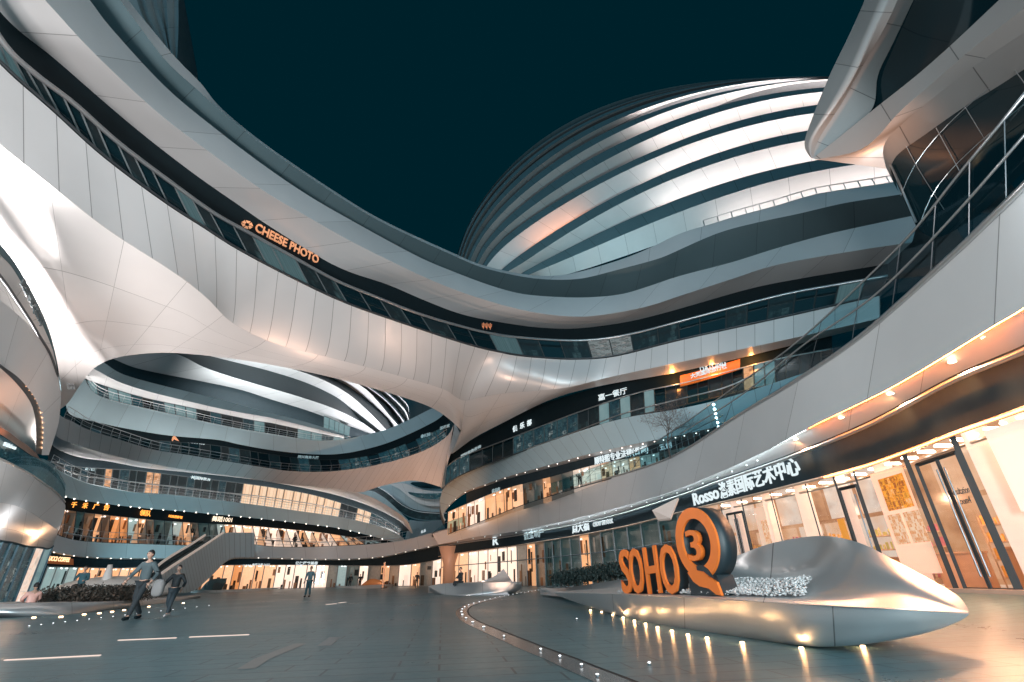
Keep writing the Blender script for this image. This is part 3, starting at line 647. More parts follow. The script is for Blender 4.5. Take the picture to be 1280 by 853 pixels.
poster('orange_banner', 988, 998, .05, .35, 3.0, ORNG, 'low orange box panel behind the glass between two white columns')
poster('wall_poster', 1225, 1300, .45, .95, 2.8, plain('white_glowing_poster', (.8, .78, .75), .5, emit=(1, .82, .72), es=.75), 'large white poster behind the glass at the far right edge of the photo')
h, f = facade(1160, 2.2); h2, f2 = facade(1183, 2.2); u = h-f
dk = plain('dark_door_letters', (.03, .04, .05), .5)
letters('door_lettering', 'Consultation', f+u*.615, f2+u*.615, u*.045, dk, None, .0, .01, .01)['label'] = 'upper line of dark lettering on the glass of the large double door'
bpy.context.view_layer.update()
o = [x for x in COL.objects if x.name.startswith('door_lettering')][0]; o['category'] = 'lettering'
h, f = facade(1166, 2.2); h2, f2 = facade(1180, 2.2)
tag(letters('door_lettering', 'Room4', f+u*.55, f2+u*.55, u*.045, dk, None, .0, .01, .01), 'lower line of dark lettering with a number on the large double door', 'lettering')
# step below the shop front
r1_, s1_ = frow(1040, 1350, 40, 1.95); r2_, s2_ = frow(1040, 1350, 40, 2.45)
grid('door_step', [s1_-[0, 0, .05], s1_+[0, 0, .10], s2_+[0, 0, .10]], plain('step_stone', (.5, .4, .33), .5, noise=.15), ga, smooth=False)
# ---- middle and far ground floor shops of the gallery (seen small): one lit pane per bay
def pk_mid(x):
    if x < 585: return 'shelf'
    if x < 650: return 'pale'
    if x < 700: return 'dim' if int(x) % 3 else 'warm'
    if x < 738: return 'warm' if x > 724 else 'dim'
    return 'dim'
xs = [552, 563, 574, 586, 598, 610, 622, 634, 646, 658, 669, 680, 690, 700, 712, 724, 736, 750, 766, 783, 800, 822, 846, 868]
for i in range(len(xs)-1):
    hh, ff = frow(xs[i], xs[i+1], 4, 2.4); rooms(hh, ff, 1, lambda k: pk_mid((xs[i]+xs[i+1])/2), ga, 3.5, plain('grey_shop_frame', (.22, .24, .25), .6), .05)
bm = bmesh.new()
for x in xs: post(bm, x, .1, 1, 2.25)
r, q = frow(552, 868, 60, 2.28); tube_into(bm, q+(r-q)*.62, .05, 4); tube_into(bm, r, .07, 4)
bmobj('shop_front_frame', bm, plain('grey_shop_frame', (.22, .24, .25), .6), ga)
# pale hanging projecting sign box
p0, p1, p2, p3 = P(815, 638, 30), P(848, 622, 28.5), P(838, 648, 28.5), P(822, 650, 30)
bm = bmesh.new(); vs = [bm.verts.new(p) for p in (p0, p1, p2, p3)]; vb = [bm.verts.new(p+np.array([.3, .9, 0])) for p in (p0, p1, p2, p3)]
bm.faces.new(vs); bm.faces.new(vb[::-1]); [bm.faces.new((vs[i], vs[(i+1) % 4], vb[(i+1) % 4], vb[i])) for i in range(4)]
tag(bmobj('sign_box', bm, plain('pale_sign_face', (.7, .6, .55), .4, emit=(1, .82, .72), es=.2), None), 'pale tapered hexagonal light box under the terrace, left of the navy sign board', 'sign')
# column left end of the row
h, f = facade(562, 1.8); bm = bmesh.new(); tube_into(bm, [f, f+(h-f)*.7, h+np.array([0, 0, 1.0])], [.8, .8, 1.5], 14); bmobj('column', bm, plain('warm_column', (.7, .45, .32), .4), ga, True)

# ---- second storey: terrace shops and upper band
B2T = [(556, 652), (551, 640), (550, 622), (556, 608), (565, 599), (590, 588), (638, 570), (716, 542), (780, 523), (850, 511), (910, 497), (970, 478), (1040, 455)]
B2B = [(557, 650), (553, 645), (555, 640), (566, 627), (583, 614), (606, 606), (631, 597), (692, 580), (743, 566), (800, 554), (850, 544), (910, 530), (970, 512), (1040, 490)]
t = lift(B2T, fR2, 0, 140); bt = lift(B2B, fR2, .2, 140)
grid('upper_terrace_fascia', [t, bt], ALUS, ga, 3); grid('terrace_deck', [t, inward(t, 8, 0)], DECK, ga)
so2 = inward(bt, 1.6, .05); grid('soffit', [bt, so2], SOFF, ga)
SB2 = [(583, 630), (606, 619), (631, 611), (692, 595), (743, 581), (800, 570), (850, 560), (910, 546), (970, 530)]
s2t = [(583, 616), (606, 608), (631, 599), (692, 582), (743, 568), (800, 556), (850, 546), (910, 532), (970, 514)]
grid('sign_board', [lift(s2t, fR2, 1.8, 100), lift(SB2, fR2, 1.8, 100)], NAVY, ga)
W2B = [(560, 668), (607, 650), (658, 630), (726, 609), (794, 590), (850, 570), (910, 545), (970, 530)]
W2T = [(560, 640), (583, 630), (631, 611), (692, 595), (743, 581), (800, 570), (850, 560), (910, 546), (970, 530)]
def pk2(k): return ['shelf', 'pale', 'warm', 'warm', 'shelf', 'dim', 'warm', 'dim', 'pale', 'pale', 'shelf', 'pale', 'warm', 'cool', 'dim', 'cool', 'dim', 'cool', 'dim', 'dim', 'cool', 'dim'][k % 22]
rooms(lift(W2T, fR2, 2.0, 120), lift(W2B, fR2, 2.0, 120), 34, lambda k: pk2(int(k*.65)), ga, 2.6, wid=.03)
for i in range(26):
    k = int(6+i*3.6); p = inward(bt[k][None], .5, .02)[0]
    bm = bmesh.new(); bmesh.ops.create_icosphere(bm, subdivisions=1, radius=.055, matrix=Matrix.Translation(p)); bmobj('downlight', bm, glow('downlight_pink', (1, .85, .75), 6), ga)
# ---- third storey windows below the bridge
W3T = [(553, 590), (566, 577), (580, 570), (638, 548), (716, 518), (794, 492), (850, 480), (905, 466), (968, 450), (1040, 436)]
W3B = [(553, 612), (566, 600), (590, 588), (638, 570), (716, 542), (780, 524), (850, 508), (905, 495), (968, 480), (1040, 462)]
SG3 = [(552, 580), (566, 566), (590, 550), (624, 532), (665, 510), (712, 494), (753, 483), (794, 474), (850, 464), (905, 452), (968, 436), (1040, 420)]
def pk3(k):
    if k < 3: return Lc[k % 3]
    if k < 7: return GLD
    if k < 13: return Lc[k % 3]
    if k in (15, 16, 17, 19): return TEALW if k != 16 else Lc[0]
    if k == 28: return Lw[0]
    if k in (29, 30): return TEALW
    return [GLD, Ld[0], Ld[2], GLD][k % 4]
a3, b3 = lift(W3T, fR3, 2.2, 150), lift(W3B, fR3, 2.2, 150)
bays(a3, b3, 36, pk3, ga); grid('sign_band', [lift(SG3, fR3, 1.6, 150), lift(W3T, fR3, 1.6, 150)], BLACK, ga)
tube('handrail', lift(W3T, fR3, 1.3, 150), .06, RAIL, ga); tube('handrail', lift([(638, 569), (716, 541), (780, 517), (850, 499), (905, 485), (940, 470)], fR2, .1, 80)+[0, 0, .0], .05, RAIL, ga)

# ============================================================ glass tower wings, upper right
gw = thing('winged_glass_tower', 'dark glass tower at the upper right with two pale wings meeting in a tip', 'building', (20, 18, 0))
WPAN = panel('wing_panels', (.58, .55, .53), .4, .35, 3.0, 0, .04, .05)
w1 = [lift(r, n=40) for r in (
 [(1100, -50, 23.5), (1081, 0, 23.2), (1060, 47, 23), (1034, 101, 22.8), (1006, 173, 22.5), (1005, 188, 22.5), (1013, 197, 22.5)],
 [(1125, -50, 22.2), (1107, 0, 22), (1093, 32, 22), (1070, 89, 22), (1046, 129, 22), (1012, 176, 22.3), (1014, 197, 22.4)],
 [(1140, -50, 22.6), (1122, 0, 22.5), (1104, 38, 22.6), (1074, 90, 22.8), (1052, 130, 22.8), (1022, 176, 22.6), (1016, 197.5, 22.5)],
 [(1165, -50, 24.5), (1142, 0, 24.5), (1112, 63, 24.6), (1096, 96, 24.6), (1092, 136, 24), (1055, 167, 23.2), (1019, 197.5, 22.6)])]
grid('upper_wing', w1[:3], WPAN, gw, 3)
grid('upper_wing_underside', w1[2:], WPAN, gw, 3)
lamp('SPOT', P(1120, 330, 19), P(1075, 188, 22.3), 2600, (1, .42, .18), .2, 42, 1, name='added_wing_light')  # unseen warm lamp added to colour the wing tip
w2 = [lift(r, n=44) for r in (
 [(1290, -38, 19), (1249, 0, 19.6), (1191.6, 54, 20.4), (1145, 95, 21.2), (1092, 137, 22), (1050, 171, 22.3), (1016, 198, 22.5)],
 [(1310, -15, 18.4), (1269, 19, 19), (1209, 66, 20), (1162, 107, 20.9), (1125, 139, 21.4), (1080, 186, 22), (1020, 199.5, 22.5)],
 [(1325, 10, 19.4), (1280, 41, 20), (1236, 70, 20.6), (1189, 105, 21.4), (1142, 143, 22), (1104, 180, 22.6), (1108, 211, 23)])]
w2[2][-3:] = w2[2][-3:]
grid('lower_wing', w2[:2], WPAN, gw, 6)
grid('lower_wing', w2[1:], WPAN, gw, 6)
grid('wing_underside', [w2[2], inward(w2[2], 2.5, .2)], WPAN, gw)
# dark glazing between and below the wings
gl1 = [lift(r, n=24) for r in ([(1130, -60, 25.2), (1115, 0, 25.2), (1090, 63, 25.2), (1075, 110, 25.0), (1060, 150, 24.8)], [(1310, -60, 22.5), (1252, 0, 22.6), (1195, 54, 23.2), (1150, 95, 24), (1085, 155, 24.6)])]
grid('glazing', gl1, GLD, gw, 4)
gl2 = [lift(r, n=30) for r in ([(1340, 0, 21.5), (1280, 38, 22.2), (1236, 67, 23), (1189, 102, 23.6), (1142, 140, 24), (1107, 173, 24.2), (1103, 190, 24.4)], [(1360, 150, 21.5), (1330, 180, 22), (1280, 215, 22.6), (1240, 255, 23), (1200, 285, 23.6), (1165, 300, 24), (1146, 285, 24.3)])]
grid('glazing', gl2, GLD, gw, 6)
for pts in ([(1060, 178, 25), (1150, 95, 25)],): pass
bm = bmesh.new()
def bar3(bm, pts, r=.035, n=12): tube_into(bm, lift(pts, n=n), r*.55, 5)
for pts in ([(1136, 103, 24.6), (1175, 65, 24), (1240, -10, 23)], [(1145, 38, 25), (1170, 72, 24.4)], [(1200, -5, 24), (1222, 26, 23)], [(1132, 125, 24.3), (1144, 92, 24.9), (1190, 30, 24.2)]): bar3(bm, pts, .03)
for pts in ([(1150, 280, 23.9), (1162, 245, 23.8), (1200, 200, 23.3), (1280, 130, 22)], [(1126, 245, 24.1), (1132, 220, 24.1), (1175, 165, 23.7), (1235, 110, 22.8), (1290, 75, 22)],
            [(1188, 104, 23.5), (1232, 176, 23.1)], [(1255, 70, 22.4), (1300, 130, 21.8)], [(1130, 178, 24), (1150, 215, 23.9), (1180, 262, 23.6)], [(1170, 160, 23.6), (1200, 215, 23.3)]): bar3(bm, pts, .03)
bar3(bm, [(1107, 193, 24.2), (1125, 232, 24.1), (1145, 278, 24.1)], .09)
bmobj('mullion', bm, RAIL, gw)
grid('inner_wall', [lift([(1290, 60, 22.6), (1236, 85, 23.2), (1189, 122, 23.7), (1145, 160, 24.1), (1112, 190, 24.3)], n=20), lift([(1290, 80, 22.5), (1236, 102, 23.15), (1192, 140, 23.65), (1150, 172, 24.05), (1114, 195, 24.25)], n=20)], plain('grey_interior_band', (.10, .12, .13), .7, noise=.4), gw)

# ============================================================ left balcony building
lb = thing('balcony_building', 'rounded building at the far left edge with stacked curved balconies and a copper-lit soffit', 'building', (-30, 25, 0))
l = lambda pts, off=0, n=60: lift(pts, fL, off, n)
A0 = [(-40, 255), (0, 305), (21, 332), (43, 371), (60, 409), (71, 450), (77, 490)]
A1 = [(-40, 270), (0, 318), (15, 334), (37.5, 373), (56, 412.5), (67.5, 443), (75, 485)]
A2 = [(-40, 300), (0, 346), (19, 373), (37.5, 401), (50, 422), (62, 442), (72, 470)]
A3 = [(-40, 332), (0, 375), (17, 389), (37.5, 408), (54, 430), (69, 456), (76, 493), (74, 524), (72, 535), (61, 569)]
A4 = [(-40, 420), (0, 455), (23, 472), (42, 495), (52, 518), (54, 540), (52, 569)]
A5 = [(-40, 425), (0, 460), (21, 480), (38, 503), (44, 524), (45, 545), (45, 567)]
grid('balcony_rim', [l(A0), l(A1, .2)], plain('dark_teal_rim', (.08, .14, .16), .4, .3), lb)
grid('sign_fascia', [l(A1, .3), l(A2, .1)], WHITE, lb, 2)
grid('balcony_shade', [l(A2, .9), l(A3, .9)[:60]], WHITE, lb)
tube('balcony_rail', l(A2, 0), .08, RAILD, lb)
grid('balcony_fascia', [l(A3), l(A4, .2)], ALUW, lb, 4)
grid('light_slot', [l(A4, .4), l(A5, .5)], RAILD, lb)
A6 = [(-40, 515), (0, 534), (12, 541), (21, 548), (33, 556), (40, 562), (45, 566)]
CPW = panel('copper_lit_soffit', (.62, .58, .55), .45, .3, 6, 0, .02)
grid('soffit', [l(A5, 1.0), l(A6, 4)], CPW, lb, 4)
grid('canopy_edge', [l(A6, .6), l([(-40, 520), (0, 543), (21, 557), (40, 570), (46, 572), (52, 577), (54, 580)], .5)], plain('brown_canopy_edge', (.2, .13, .1), .5, noise=.2), lb)
A7 = [(-40, 558), (0, 574), (25, 586), (41, 595), (55, 605), (68, 614), (81, 628)]
grid('balustrade_pane', [l([(-40, 522), (0, 544), (21, 558), (40, 571), (58, 580), (72, 592), (82, 612)], .4), l(A7, .1)], TPANE, lb)
grid('terrace_room', [l([(-40, 522), (0, 544), (21, 558), (40, 571), (58, 575), (72, 588), (82, 605)], 2), l(A7, 2)], Lc[1], lb)
tube('edge_rail', l(A7, -.05), .06, RAIL, lb)
A8 = [(-40, 622), (0, 628), (20, 632), (38, 640), (51, 649), (62, 656), (73, 664)]
A7b = [(-40, 558), (0, 574), (25, 586), (41, 595), (55, 605), (68, 614), (81, 628), (81, 640), (74, 663)]
grid('lower_fascia', [l(A7b), l(A8, .2)], ALUW, lb, 4)
A9 = [(-40, 668), (0, 676), (15, 678), (34, 683), (50, 684), (60, 686), (66, 683)]
grid('entrance_soffit', [l(A8, .3), l(A9, 2.2)], WHITE, lb, 4)
A10 = [(-40, 752), (0, 753), (15, 752), (34, 751), (50, 748), (60, 746), (70, 745)]
gt_ = l(A9, 2.4); gb_ = gt_.copy(); gb_[:, 2] = 0
def pkl(k): return [Lp[0], TEALW, Lp[2], TEALW, Lc[0], Lc[1], Lc[2], Lc[0]][k % 8]
lamp('POINT', P(18, 664, 38.5), None, 130, (.95, .97, 1), .1, name='entrance_lamp'); lamp('POINT', P(52, 672, 44), None, 60, (1, .55, .3), .1, name='entrance_lamp')
bays(gt_, gb_, 10, pkl, lb, 'shop_window', plain('blue_steel_frame', (.04, .09, .12), .5, .3), .07)
for i in range(14):
    k = 30+i*2; p = inward(l(A4, .45)[k][None], 0)[0]
    bm = bmesh.new(); bmesh.ops.create_icosphere(bm, subdivisions=1, radius=.09, matrix=Matrix.Translation(p)); bmobj('slot_light', bm, glow('slot_light_warm' if i > 5 else 'slot_light_dim', (1, .55, .3), 6 if i > 5 else 1.2), lb)

# ============================================================ terraced building seen through and below the bridge
tb = thing('terraced_building', 'broad terraced building across the back of the plaza with stacked curved bands and ribbon windows', 'building', (-50, 75, 0))
def band(parent, top, bot, fam, mat, off=0., n=120, deck=3., offb=0., name='band_fascia', sub=2):
    a = lift(top, fam, off, n); b = lift(bot, fam, off+offb, n); grid(name, [a, b], mat, parent, sub)
    if deck: grid('deck', [a, inward(a, deck, 0)], DECK, parent)
    return a, b
# level G fascia (first floor edge)
GT = [(60, 664), (73, 670), (105, 677), (170, 680), (238, 682), (300, 680), (345, 684), (394, 684), (456, 681), (496, 677), (523, 671), (548, 664)]
GB = [(56, 686), (70, 691), (105, 696), (145, 698), (171, 698), (238, 698), (300, 697), (389, 699), (438, 699), (478, 696), (507, 690), (536, 684), (552, 680)]
band(tb, GT, GB, fA1, ALUW, -.2, deck=10)
GS = [(60, 708), (105, 709), (145, 710), (171, 709), (238, 707), (300, 706), (389, 706), (438, 707), (478, 707), (507, 706), (536, 702), (552, 698)]
grid('soffit', [lift(GB, fA1, 0), lift([(x, y+1.5) for x, y in GB], fA1, 2.5)], SOFF, tb)
grid('sign_board', [lift([(x, y+1.5) for x, y in GB], fA1, 2.6), lift(GS, fA1, 2.6)], NAVY, tb)
tp_ = lift(GS, fA1, 3., 130); gb_ = tp_.copy(); gb_[:, 2] = 0
def pkg(k):
    x = 60+k*13.
    if x < 90: return 'cool'
    if x < 200: return ['warm', 'shelf', 'warm'][k % 3]
    if x < 255: return 'dark'
    if x < 345: return ['warm', 'shelf', 'amber', 'shelf'][k % 4]
    if x < 395: return 'pale'
    if x < 470: return ['cool', 'dim', 'pale', 'dim'][k % 4]
    return ['dim', 'pale', 'warm'][k % 3]
rooms(tp_, gb_, 38, pkg, tb, 3.2, plain('pale_shop_frame', (.4, .4, .4), .5), .07)
for i in range(34):
    p = lift(GB, fA1, -.1, 120)[3+int(i*3.4)]
    bm = bmesh.new(); bmesh.ops.create_icosphere(bm, subdivisions=1, radius=.09, matrix=Matrix.Translation(p)); bmobj('downlight', bm, glow('downlight_far', (1, .88, .75), 4), tb)
# level F
FT = [(60, 578), (64, 581), (82, 593), (105, 603), (127, 609), (171, 616), (216, 619), (260, 624), (310, 630), (333, 633), (367, 638), (423, 646), (467, 656), (494, 666), (509, 677)]
FB_ = [(72, 612), (80, 621), (125, 629), (185, 636), (225, 639), (278, 644), (338, 650), (389, 656), (425, 661), (467, 671), (489, 677), (507, 680)]
band(tb, FT, FB_, fA2, ALU, 0, deck=8)
FS = [(74, 634), (82, 637), (127, 643), (185, 649), (238, 653), (312, 657), (345, 660), (389, 664), (425, 669), (467, 676), (489, 680)]
grid('sign_board', [lift([(x, y+.5) for x, y in FB_], fA2, 2.), lift(FS, fA2, 2.)], BLACK, tb)
def pkf(k):
    x = 74+k*11.
    if x < 130: return ['warm', 'dark', 'dim', 'dark'][k % 4]
    if x < 160: return 'amber'
    if x < 290: return ['dark', 'dim', 'dark', 'cool', 'warm'][k % 5]
    if x < 420: return ['pale', 'shelf', 'pale', 'warm'][k % 4]
    return ['warm', 'dim', 'cool'][k % 3]
rooms(lift(FS, fA2, 2.2, 130), lift([(72, 668)]+GT[1:-2]+[(496, 681)], fA2, 2.2, 130), 38, pkf, tb, 2.6, wid=.05)
tube('handrail', lift([(80, 666), (127, 673), (194, 675), (252, 677), (320, 675), (394, 678), (456, 676), (500, 674)], fA1, -.3), .07, RAIL, tb)
for i in range(30):
    p = lift(FB_, fA2, -.05, 120)[4+int(i*3.7)]
    bm = bmesh.new(); bmesh.ops.create_icosphere(bm, subdivisions=1, radius=.085, matrix=Matrix.Translation(p)); bmobj('downlight', bm, glow('downlight_far', (1, .88, .75), 4), tb)
# level E
ET = [(62, 505), (78, 522), (91, 527), (107, 536), (147, 549), (191, 562), (236, 569), (303, 580), (340, 586), (362, 589), (402, 590), (445, 586), (489, 577), (529, 564), (552, 551), (563, 541), (567, 531)]
EB = [(58, 535), (72, 546), (80, 551), (125, 565), (169, 576), (236, 588), (303, 597), (340, 603), (362, 606), (400, 609), (431, 613), (451, 616), (476, 608), (512, 601), (534, 604), (553, 610)]
ne = 150
eT = lift(ET, fA4, 0, ne); eB = lift(EB, fA4, 2.0, ne)
grid('ring_fascia', [eT, eB], STEM, tb, 6); grid('deck', [eT, inward(eT, 7, 0)], DECK, tb)
stem = [(555, 566, 55), (556, 585, 56), (554, 600, 57), (552, 611, 60)]
EC = [(58, 548), (72, 562), (100, 572), (136, 577), (180, 585), (238, 591), (320, 600), (389, 612), (431, 622), (470, 636), (500, 652), (512, 664)]
ED = [(60, 575), (69, 577), (93, 583), (136, 586), (171, 588), (236, 596), (303, 604), (345, 610), (389, 618), (431, 630), (467, 642), (490, 655), (500, 664)]
grid('ring_soffit', [lift([(58, 535), (80, 551), (125, 565), (169, 576), (236, 588), (303, 597), (340, 603), (400, 609), (451, 617), (480, 630), (508, 650), (516, 668)], fA4, 2.2, ne), lift(EC, fA3, -1, ne)], SOFF, tb, 4)
grid('sign_band', [lift(EC, fA3, -.5, ne), lift(ED, fA3, 0, ne)], NAVY, tb)
EW = [(62, 582), (82, 593), (105, 603), (127, 608), (171, 616), (216, 619), (260, 624), (310, 631), (367, 639), (423, 647), (467, 657), (494, 668), (500, 672)]
def pke(k):
    x = 64+k*10.
    if x < 120: return [Lc[0], Ld[1]][k % 2]
    if 128 < x < 142: return Lw[0]
    if 182 < x < 196: return Lw[1]
    if x < 300: return [Ld[0], Lc[0], Ld[2], Lp[0] if k % 8 == 0 else Ld[1]][k % 4]
    if x < 420: return BLIND
    if x < 440: return Ld[0]
    if x < 460: return BLIND
    return Lc[k % 3]
bays(lift(ED, fA3, .3, ne), lift(EW, fA3, .3, ne), 44, pke, tb, wid=.07)
tube('handrail', lift([(64, 577), (93, 592), (136, 599), (194, 606), (260, 614), (320, 620), (389, 630), (440, 641), (480, 655), (500, 668)], fA2, -.2, ne), .07, RAIL, tb)
# level D
DB = [(75, 508), (88, 519), (125, 529), (169, 538), (214, 545), (272, 550), (340, 560), (389, 568), (430, 572), (475, 569), (520, 556), (552, 538), (560, 527)]
DT = [(104, 470), (108, 478), (116, 490), (136, 500), (178, 510), (214, 518), (263, 529), (303, 537), (340, 543), (378, 549), (410, 551), (437, 548), (480, 538), (511, 525), (537, 512), (545, 508)]
DBo = [(82, 505), (88, 519), (125, 529), (169, 538), (214, 545), (272, 550), (300, 556), (340, 563), (389, 568), (430, 567), (475, 557), (511, 543), (545, 526), (556, 517)]
dT = lift(DT, fA5, 0, ne); dB = lift(DBo, fA5, .4, ne)
grid('ring_fascia', [dT, dB], ALU, tb, 4); grid('deck', [dT, inward(dT, 9, 0)], DECK, tb)
grid('sign_band', [lift(DBo, fA5, .6, ne), lift([(82, 516), (91, 520), (125, 538), (169, 548), (214, 552), (272, 557), (340, 568), (389, 574), (430, 574), (475, 566), (520, 549), (555, 533), (562, 525)], fA5, .6, ne)], BLACK, tb)
def pkd(k): return [Ld[0], GLD, Ld[1], Lc[0], Ld[2], GLD, GLD][k % 7] if k < 28 else [Lc[0], Lc[1], Lc[2], GLD][k % 4]
bays(lift([(82, 516), (91, 520), (125, 538), (169, 548), (214, 552), (272, 557), (340, 568), (389, 574), (430, 574), (475, 566), (520, 549), (555, 533), (562, 525)], fA5, .9, ne),
     lift([(80, 522), (91, 528), (107, 538), (147, 551), (191, 564), (236, 571), (303, 582), (340, 588), (402, 592), (445, 588), (489, 579), (529, 566), (558, 548), (568, 536)], fA5, .9, ne), 40, pkd, tb, wid=.06)
# level C windows and soffits, dome above
CW = [(95, 468), (107, 474), (136, 484), (180, 497), (236, 509), (280, 518), (325, 527), (340, 529), (390, 540), (430, 548)]
CWb = [(104, 476), (116, 491), (136, 500), (178, 510), (214, 518), (263, 529), (303, 537), (340, 543), (390, 551), (430, 554)]
def pkc(k): return [TEALW, TEALW, Lc[1], TEALW, TEALW, GLD2, GLD, Lc[0], TEALW, TEALW, TEALW, GLD, GLD2, GLD, Ld[0], Lc[0], TEALW, GLD, GLD, GLD][k % 20]
bays(lift(CW, fA5, 1.2, 100), lift(CWb, fA5, 1.2, 100), 24, pkc, tb, wid=.07)
C1 = [(100, 455), (117, 461), (147, 477), (187, 490), (236, 502), (280, 512), (340, 523), (390, 535), (430, 545)]
grid('bright_soffit', [lift(C1, fA5, -1., 100), lift(CW, fA5, 1., 100)], SOFF, tb, 2)
C0 = [(112, 446), (129, 453), (151, 467), (187, 478), (236, 490), (276, 500), (316, 511), (340, 517), (380, 527), (415, 538), (438, 546)]
grid('band_fascia', [lift(C0, fA5, -.8, 100), lift(C1, fA5, -1, 100)], ALU, tb, 2); grid('deck', [lift(C0, fA5, -.8, 100), lift(C0, fA5, 4, 100)-[0, 0, .3]], DECK, tb)
td = thing('banded_dome', 'pale banded dome framed by the oval opening under the bridge, behind the terraced building', 'building', (-30, 95, 0))
RW = [ # alternating dark recess / pale band edges, from the lower left up
 ([(120, 440), (145, 450), (165, 459), (205, 468), (258, 478), (303, 488), (340, 500), (380, 512), (430, 530), (470, 545)], 4.),
 ([(180, 432), (225, 444), (254, 459), (292, 472), (340, 486), (380, 498), (420, 512), (455, 530), (475, 545)], 0.),
 ([(215, 425), (245, 440), (290, 452), (330, 462), (370, 474), (400, 486), (430, 503), (462, 535), (480, 545)], 4.),
 ([(240, 420), (300, 438), (345, 455), (380, 466), (410, 478), (440, 496), (470, 524), (485, 540)], 0.),
 ([(300, 425), (350, 446), (378, 458), (405, 468), (430, 480), (455, 497), (484, 522), (492, 536)], 4.),
 ([(330, 425), (370, 446), (400, 460), (430, 472), (455, 485), (475, 505), (487, 520), (500, 534)], 0.),
 ([(380, 440), (415, 466), (440, 477), (462, 490), (485, 506), (498, 524), (505, 534)], 4.),
 ([(400, 440), (430, 470), (450, 478), (472, 492), (490, 508), (503, 524), (507, 532)], 0.),
 ([(430, 450), (450, 476), (470, 486), (486, 498), (500, 514), (506, 522), (510, 530)], 4.),
 ([(440, 450), (462, 478), (480, 488), (496, 502), (506, 512), (510, 520), (512, 530)], 0.),
 ([(460, 455), (476, 482), (492, 494), (503, 504), (508, 512), (511, 520), (513, 528)], 3.),
 ([(470, 455), (490, 486), (500, 496), (508, 504), (511, 510), (511, 518), (513, 526)], 0.)]
rr = []
for i, (pts, o_) in enumerate(RW): rr.append(lift([(x, y, 92+o_+.0*x) for x, y in pts], n=60))
for i in range(len(rr)-1): grid('recess' if i % 2 == 0 else 'band', [rr[i], rr[i+1]], (RECESS if i < 6 else DOMEF) if i % 2 else DOMEW, td, 2)
grid('recess', [lift([(x, y, 97) for x, y in C0], n=60), lift([(x, y, 97) for x, y in RW[0][0]], n=60)], RECESS, td)
for (tt, fam_, of, a_, b_, st_, cc) in ((DT, fA5, .8, .02, .80, 12, (1, .95, .92)), (ET, fA4, .9, .03, .50, 20, (1, .95, .92)), (FT, fA2, .9, .03, .97, 22, (1, .95, .92))):
    ledge(tb, tt, fam_, of, a_, b_, .5, st_, cc, 150, .05)
def railing(parent, pts, fam_, off, h, n, posts, r=.035, mat=None, lines=3):
    base = lift(pts, fam_, off, n); bm = bmesh.new()
    for j in range(1, lines+1): tube_into(bm, base+[0, 0, h*j/lines], r if j == lines else r*.5, 4)
    for k_ in np.linspace(0, n-1, posts).astype(int): tube_into(bm, [base[k_], base[k_]+[0, 0, h]], r*.7, 4)
    bmobj('railing', bm, mat or RAIL, parent)
railing(tb, EW, fA2, .1, 1.15, 150, 44); railing(tb, GT[1:-1], fA1, .1, 1.15, 150, 50, .03); railing(tb, [(80, 522), (91, 528), (107, 538), (147, 551), (191, 564), (236, 571), (303, 582), (340, 588), (402, 592), (445, 588), (489, 579), (529, 566), (558, 548)], fA4, .4, 1.1, 150, 40)
railing(tb, CWb, fA5, .3, .9, 100, 30); railing(ga, W2B[1:-1], fR, .6, 1.1, 120, 40, .025)
FBK = grid('back_wall', [lift([(480, 470, 110), (520, 480, 110), (548, 500, 112)], n=10), lift([(480, 530, 110), (520, 540, 110), (548, 530, 112)], n=10)], DOMEF, td)
gl_ = bays(lift([(405, 520, 93), (438, 534, 93)], n=20), lift([(404, 538, 93), (436, 549, 93)], n=20), 5, lambda k: TEALW, td)

# small far terraces in the middle
fb = thing('far_terraced_building', 'small distant building with wavy terraces between the orange-lit ring and the curved gallery', 'building', (-22, 120, 0))
FRW = [
 ('band', ALU, [(440, 617), (455, 606), (475, 600), (500, 598), (530, 603), (556, 612)], [(450, 622), (466, 614), (480, 620), (500, 640), (520, 650), (556, 652)], 120),
 ('dark_recess', GLD, [(515, 603), (530, 603), (545, 607), (558, 612)], [(513, 605), (522, 609), (538, 611), (558, 611)], 117),
 ('pale_band', WHITE, [(488, 606), (505, 604), (520, 610), (540, 614), (558, 614)], [(500, 612), (512, 622), (525, 630), (540, 633), (558, 632)], 118),
 ('window_band', Lc[0], [(510, 615), (525, 617), (540, 617), (558, 616)], [(512, 618), (522, 622), (536, 624), (556, 624)], 116),
 ('window_band', Ld[1], [(470, 608), (485, 616), (500, 628), (518, 637), (540, 640), (558, 640)], [(456, 613), (475, 620), (492, 634), (512, 646), (535, 650), (558, 650)], 116),
 ('railing', RAIL, [(470, 607.5), (485, 615.5), (500, 629), (518, 638), (540, 641), (558, 641)], [(470, 608.5), (485, 617), (500, 630), (518, 639), (540, 642), (558, 642)], 115.5)]
for nm, mt, t_, b_, D in FRW: grid(nm, [lift([(x, y, D) for x, y in t_], n=30), lift([(x, y, D) for x, y in b_], n=30)], mt, fb, 2)
grid('lower_band', [lift([(448, 618, 112), (462, 613, 112), (480, 622, 112), (500, 640, 112), (512, 652, 112)], n=30), lift([(446, 622, 112), (460, 626, 112), (475, 635, 112), (495, 648, 112), (509, 654, 112)], n=30)], ALU, fb)
grid('swept_soffit', [lift([(512, 650, 110), (530, 652, 105), (556, 650, 95)], n=20), lift([(505, 680, 100), (530, 672, 96), (556, 664, 90)], n=20)], SOFF, fb, 3)

fn = grid('funnel', [lift([(568, 528, 52), (567, 540, 52.5), (562, 558, 54), (556, 585, 56), (551, 611, 58)], n=24), lift([(577.5, 546, 48), (571, 556, 51), (563, 568, 54), (558, 588, 57), (556, 608, 59)], n=24)], STEM, tb, 4)
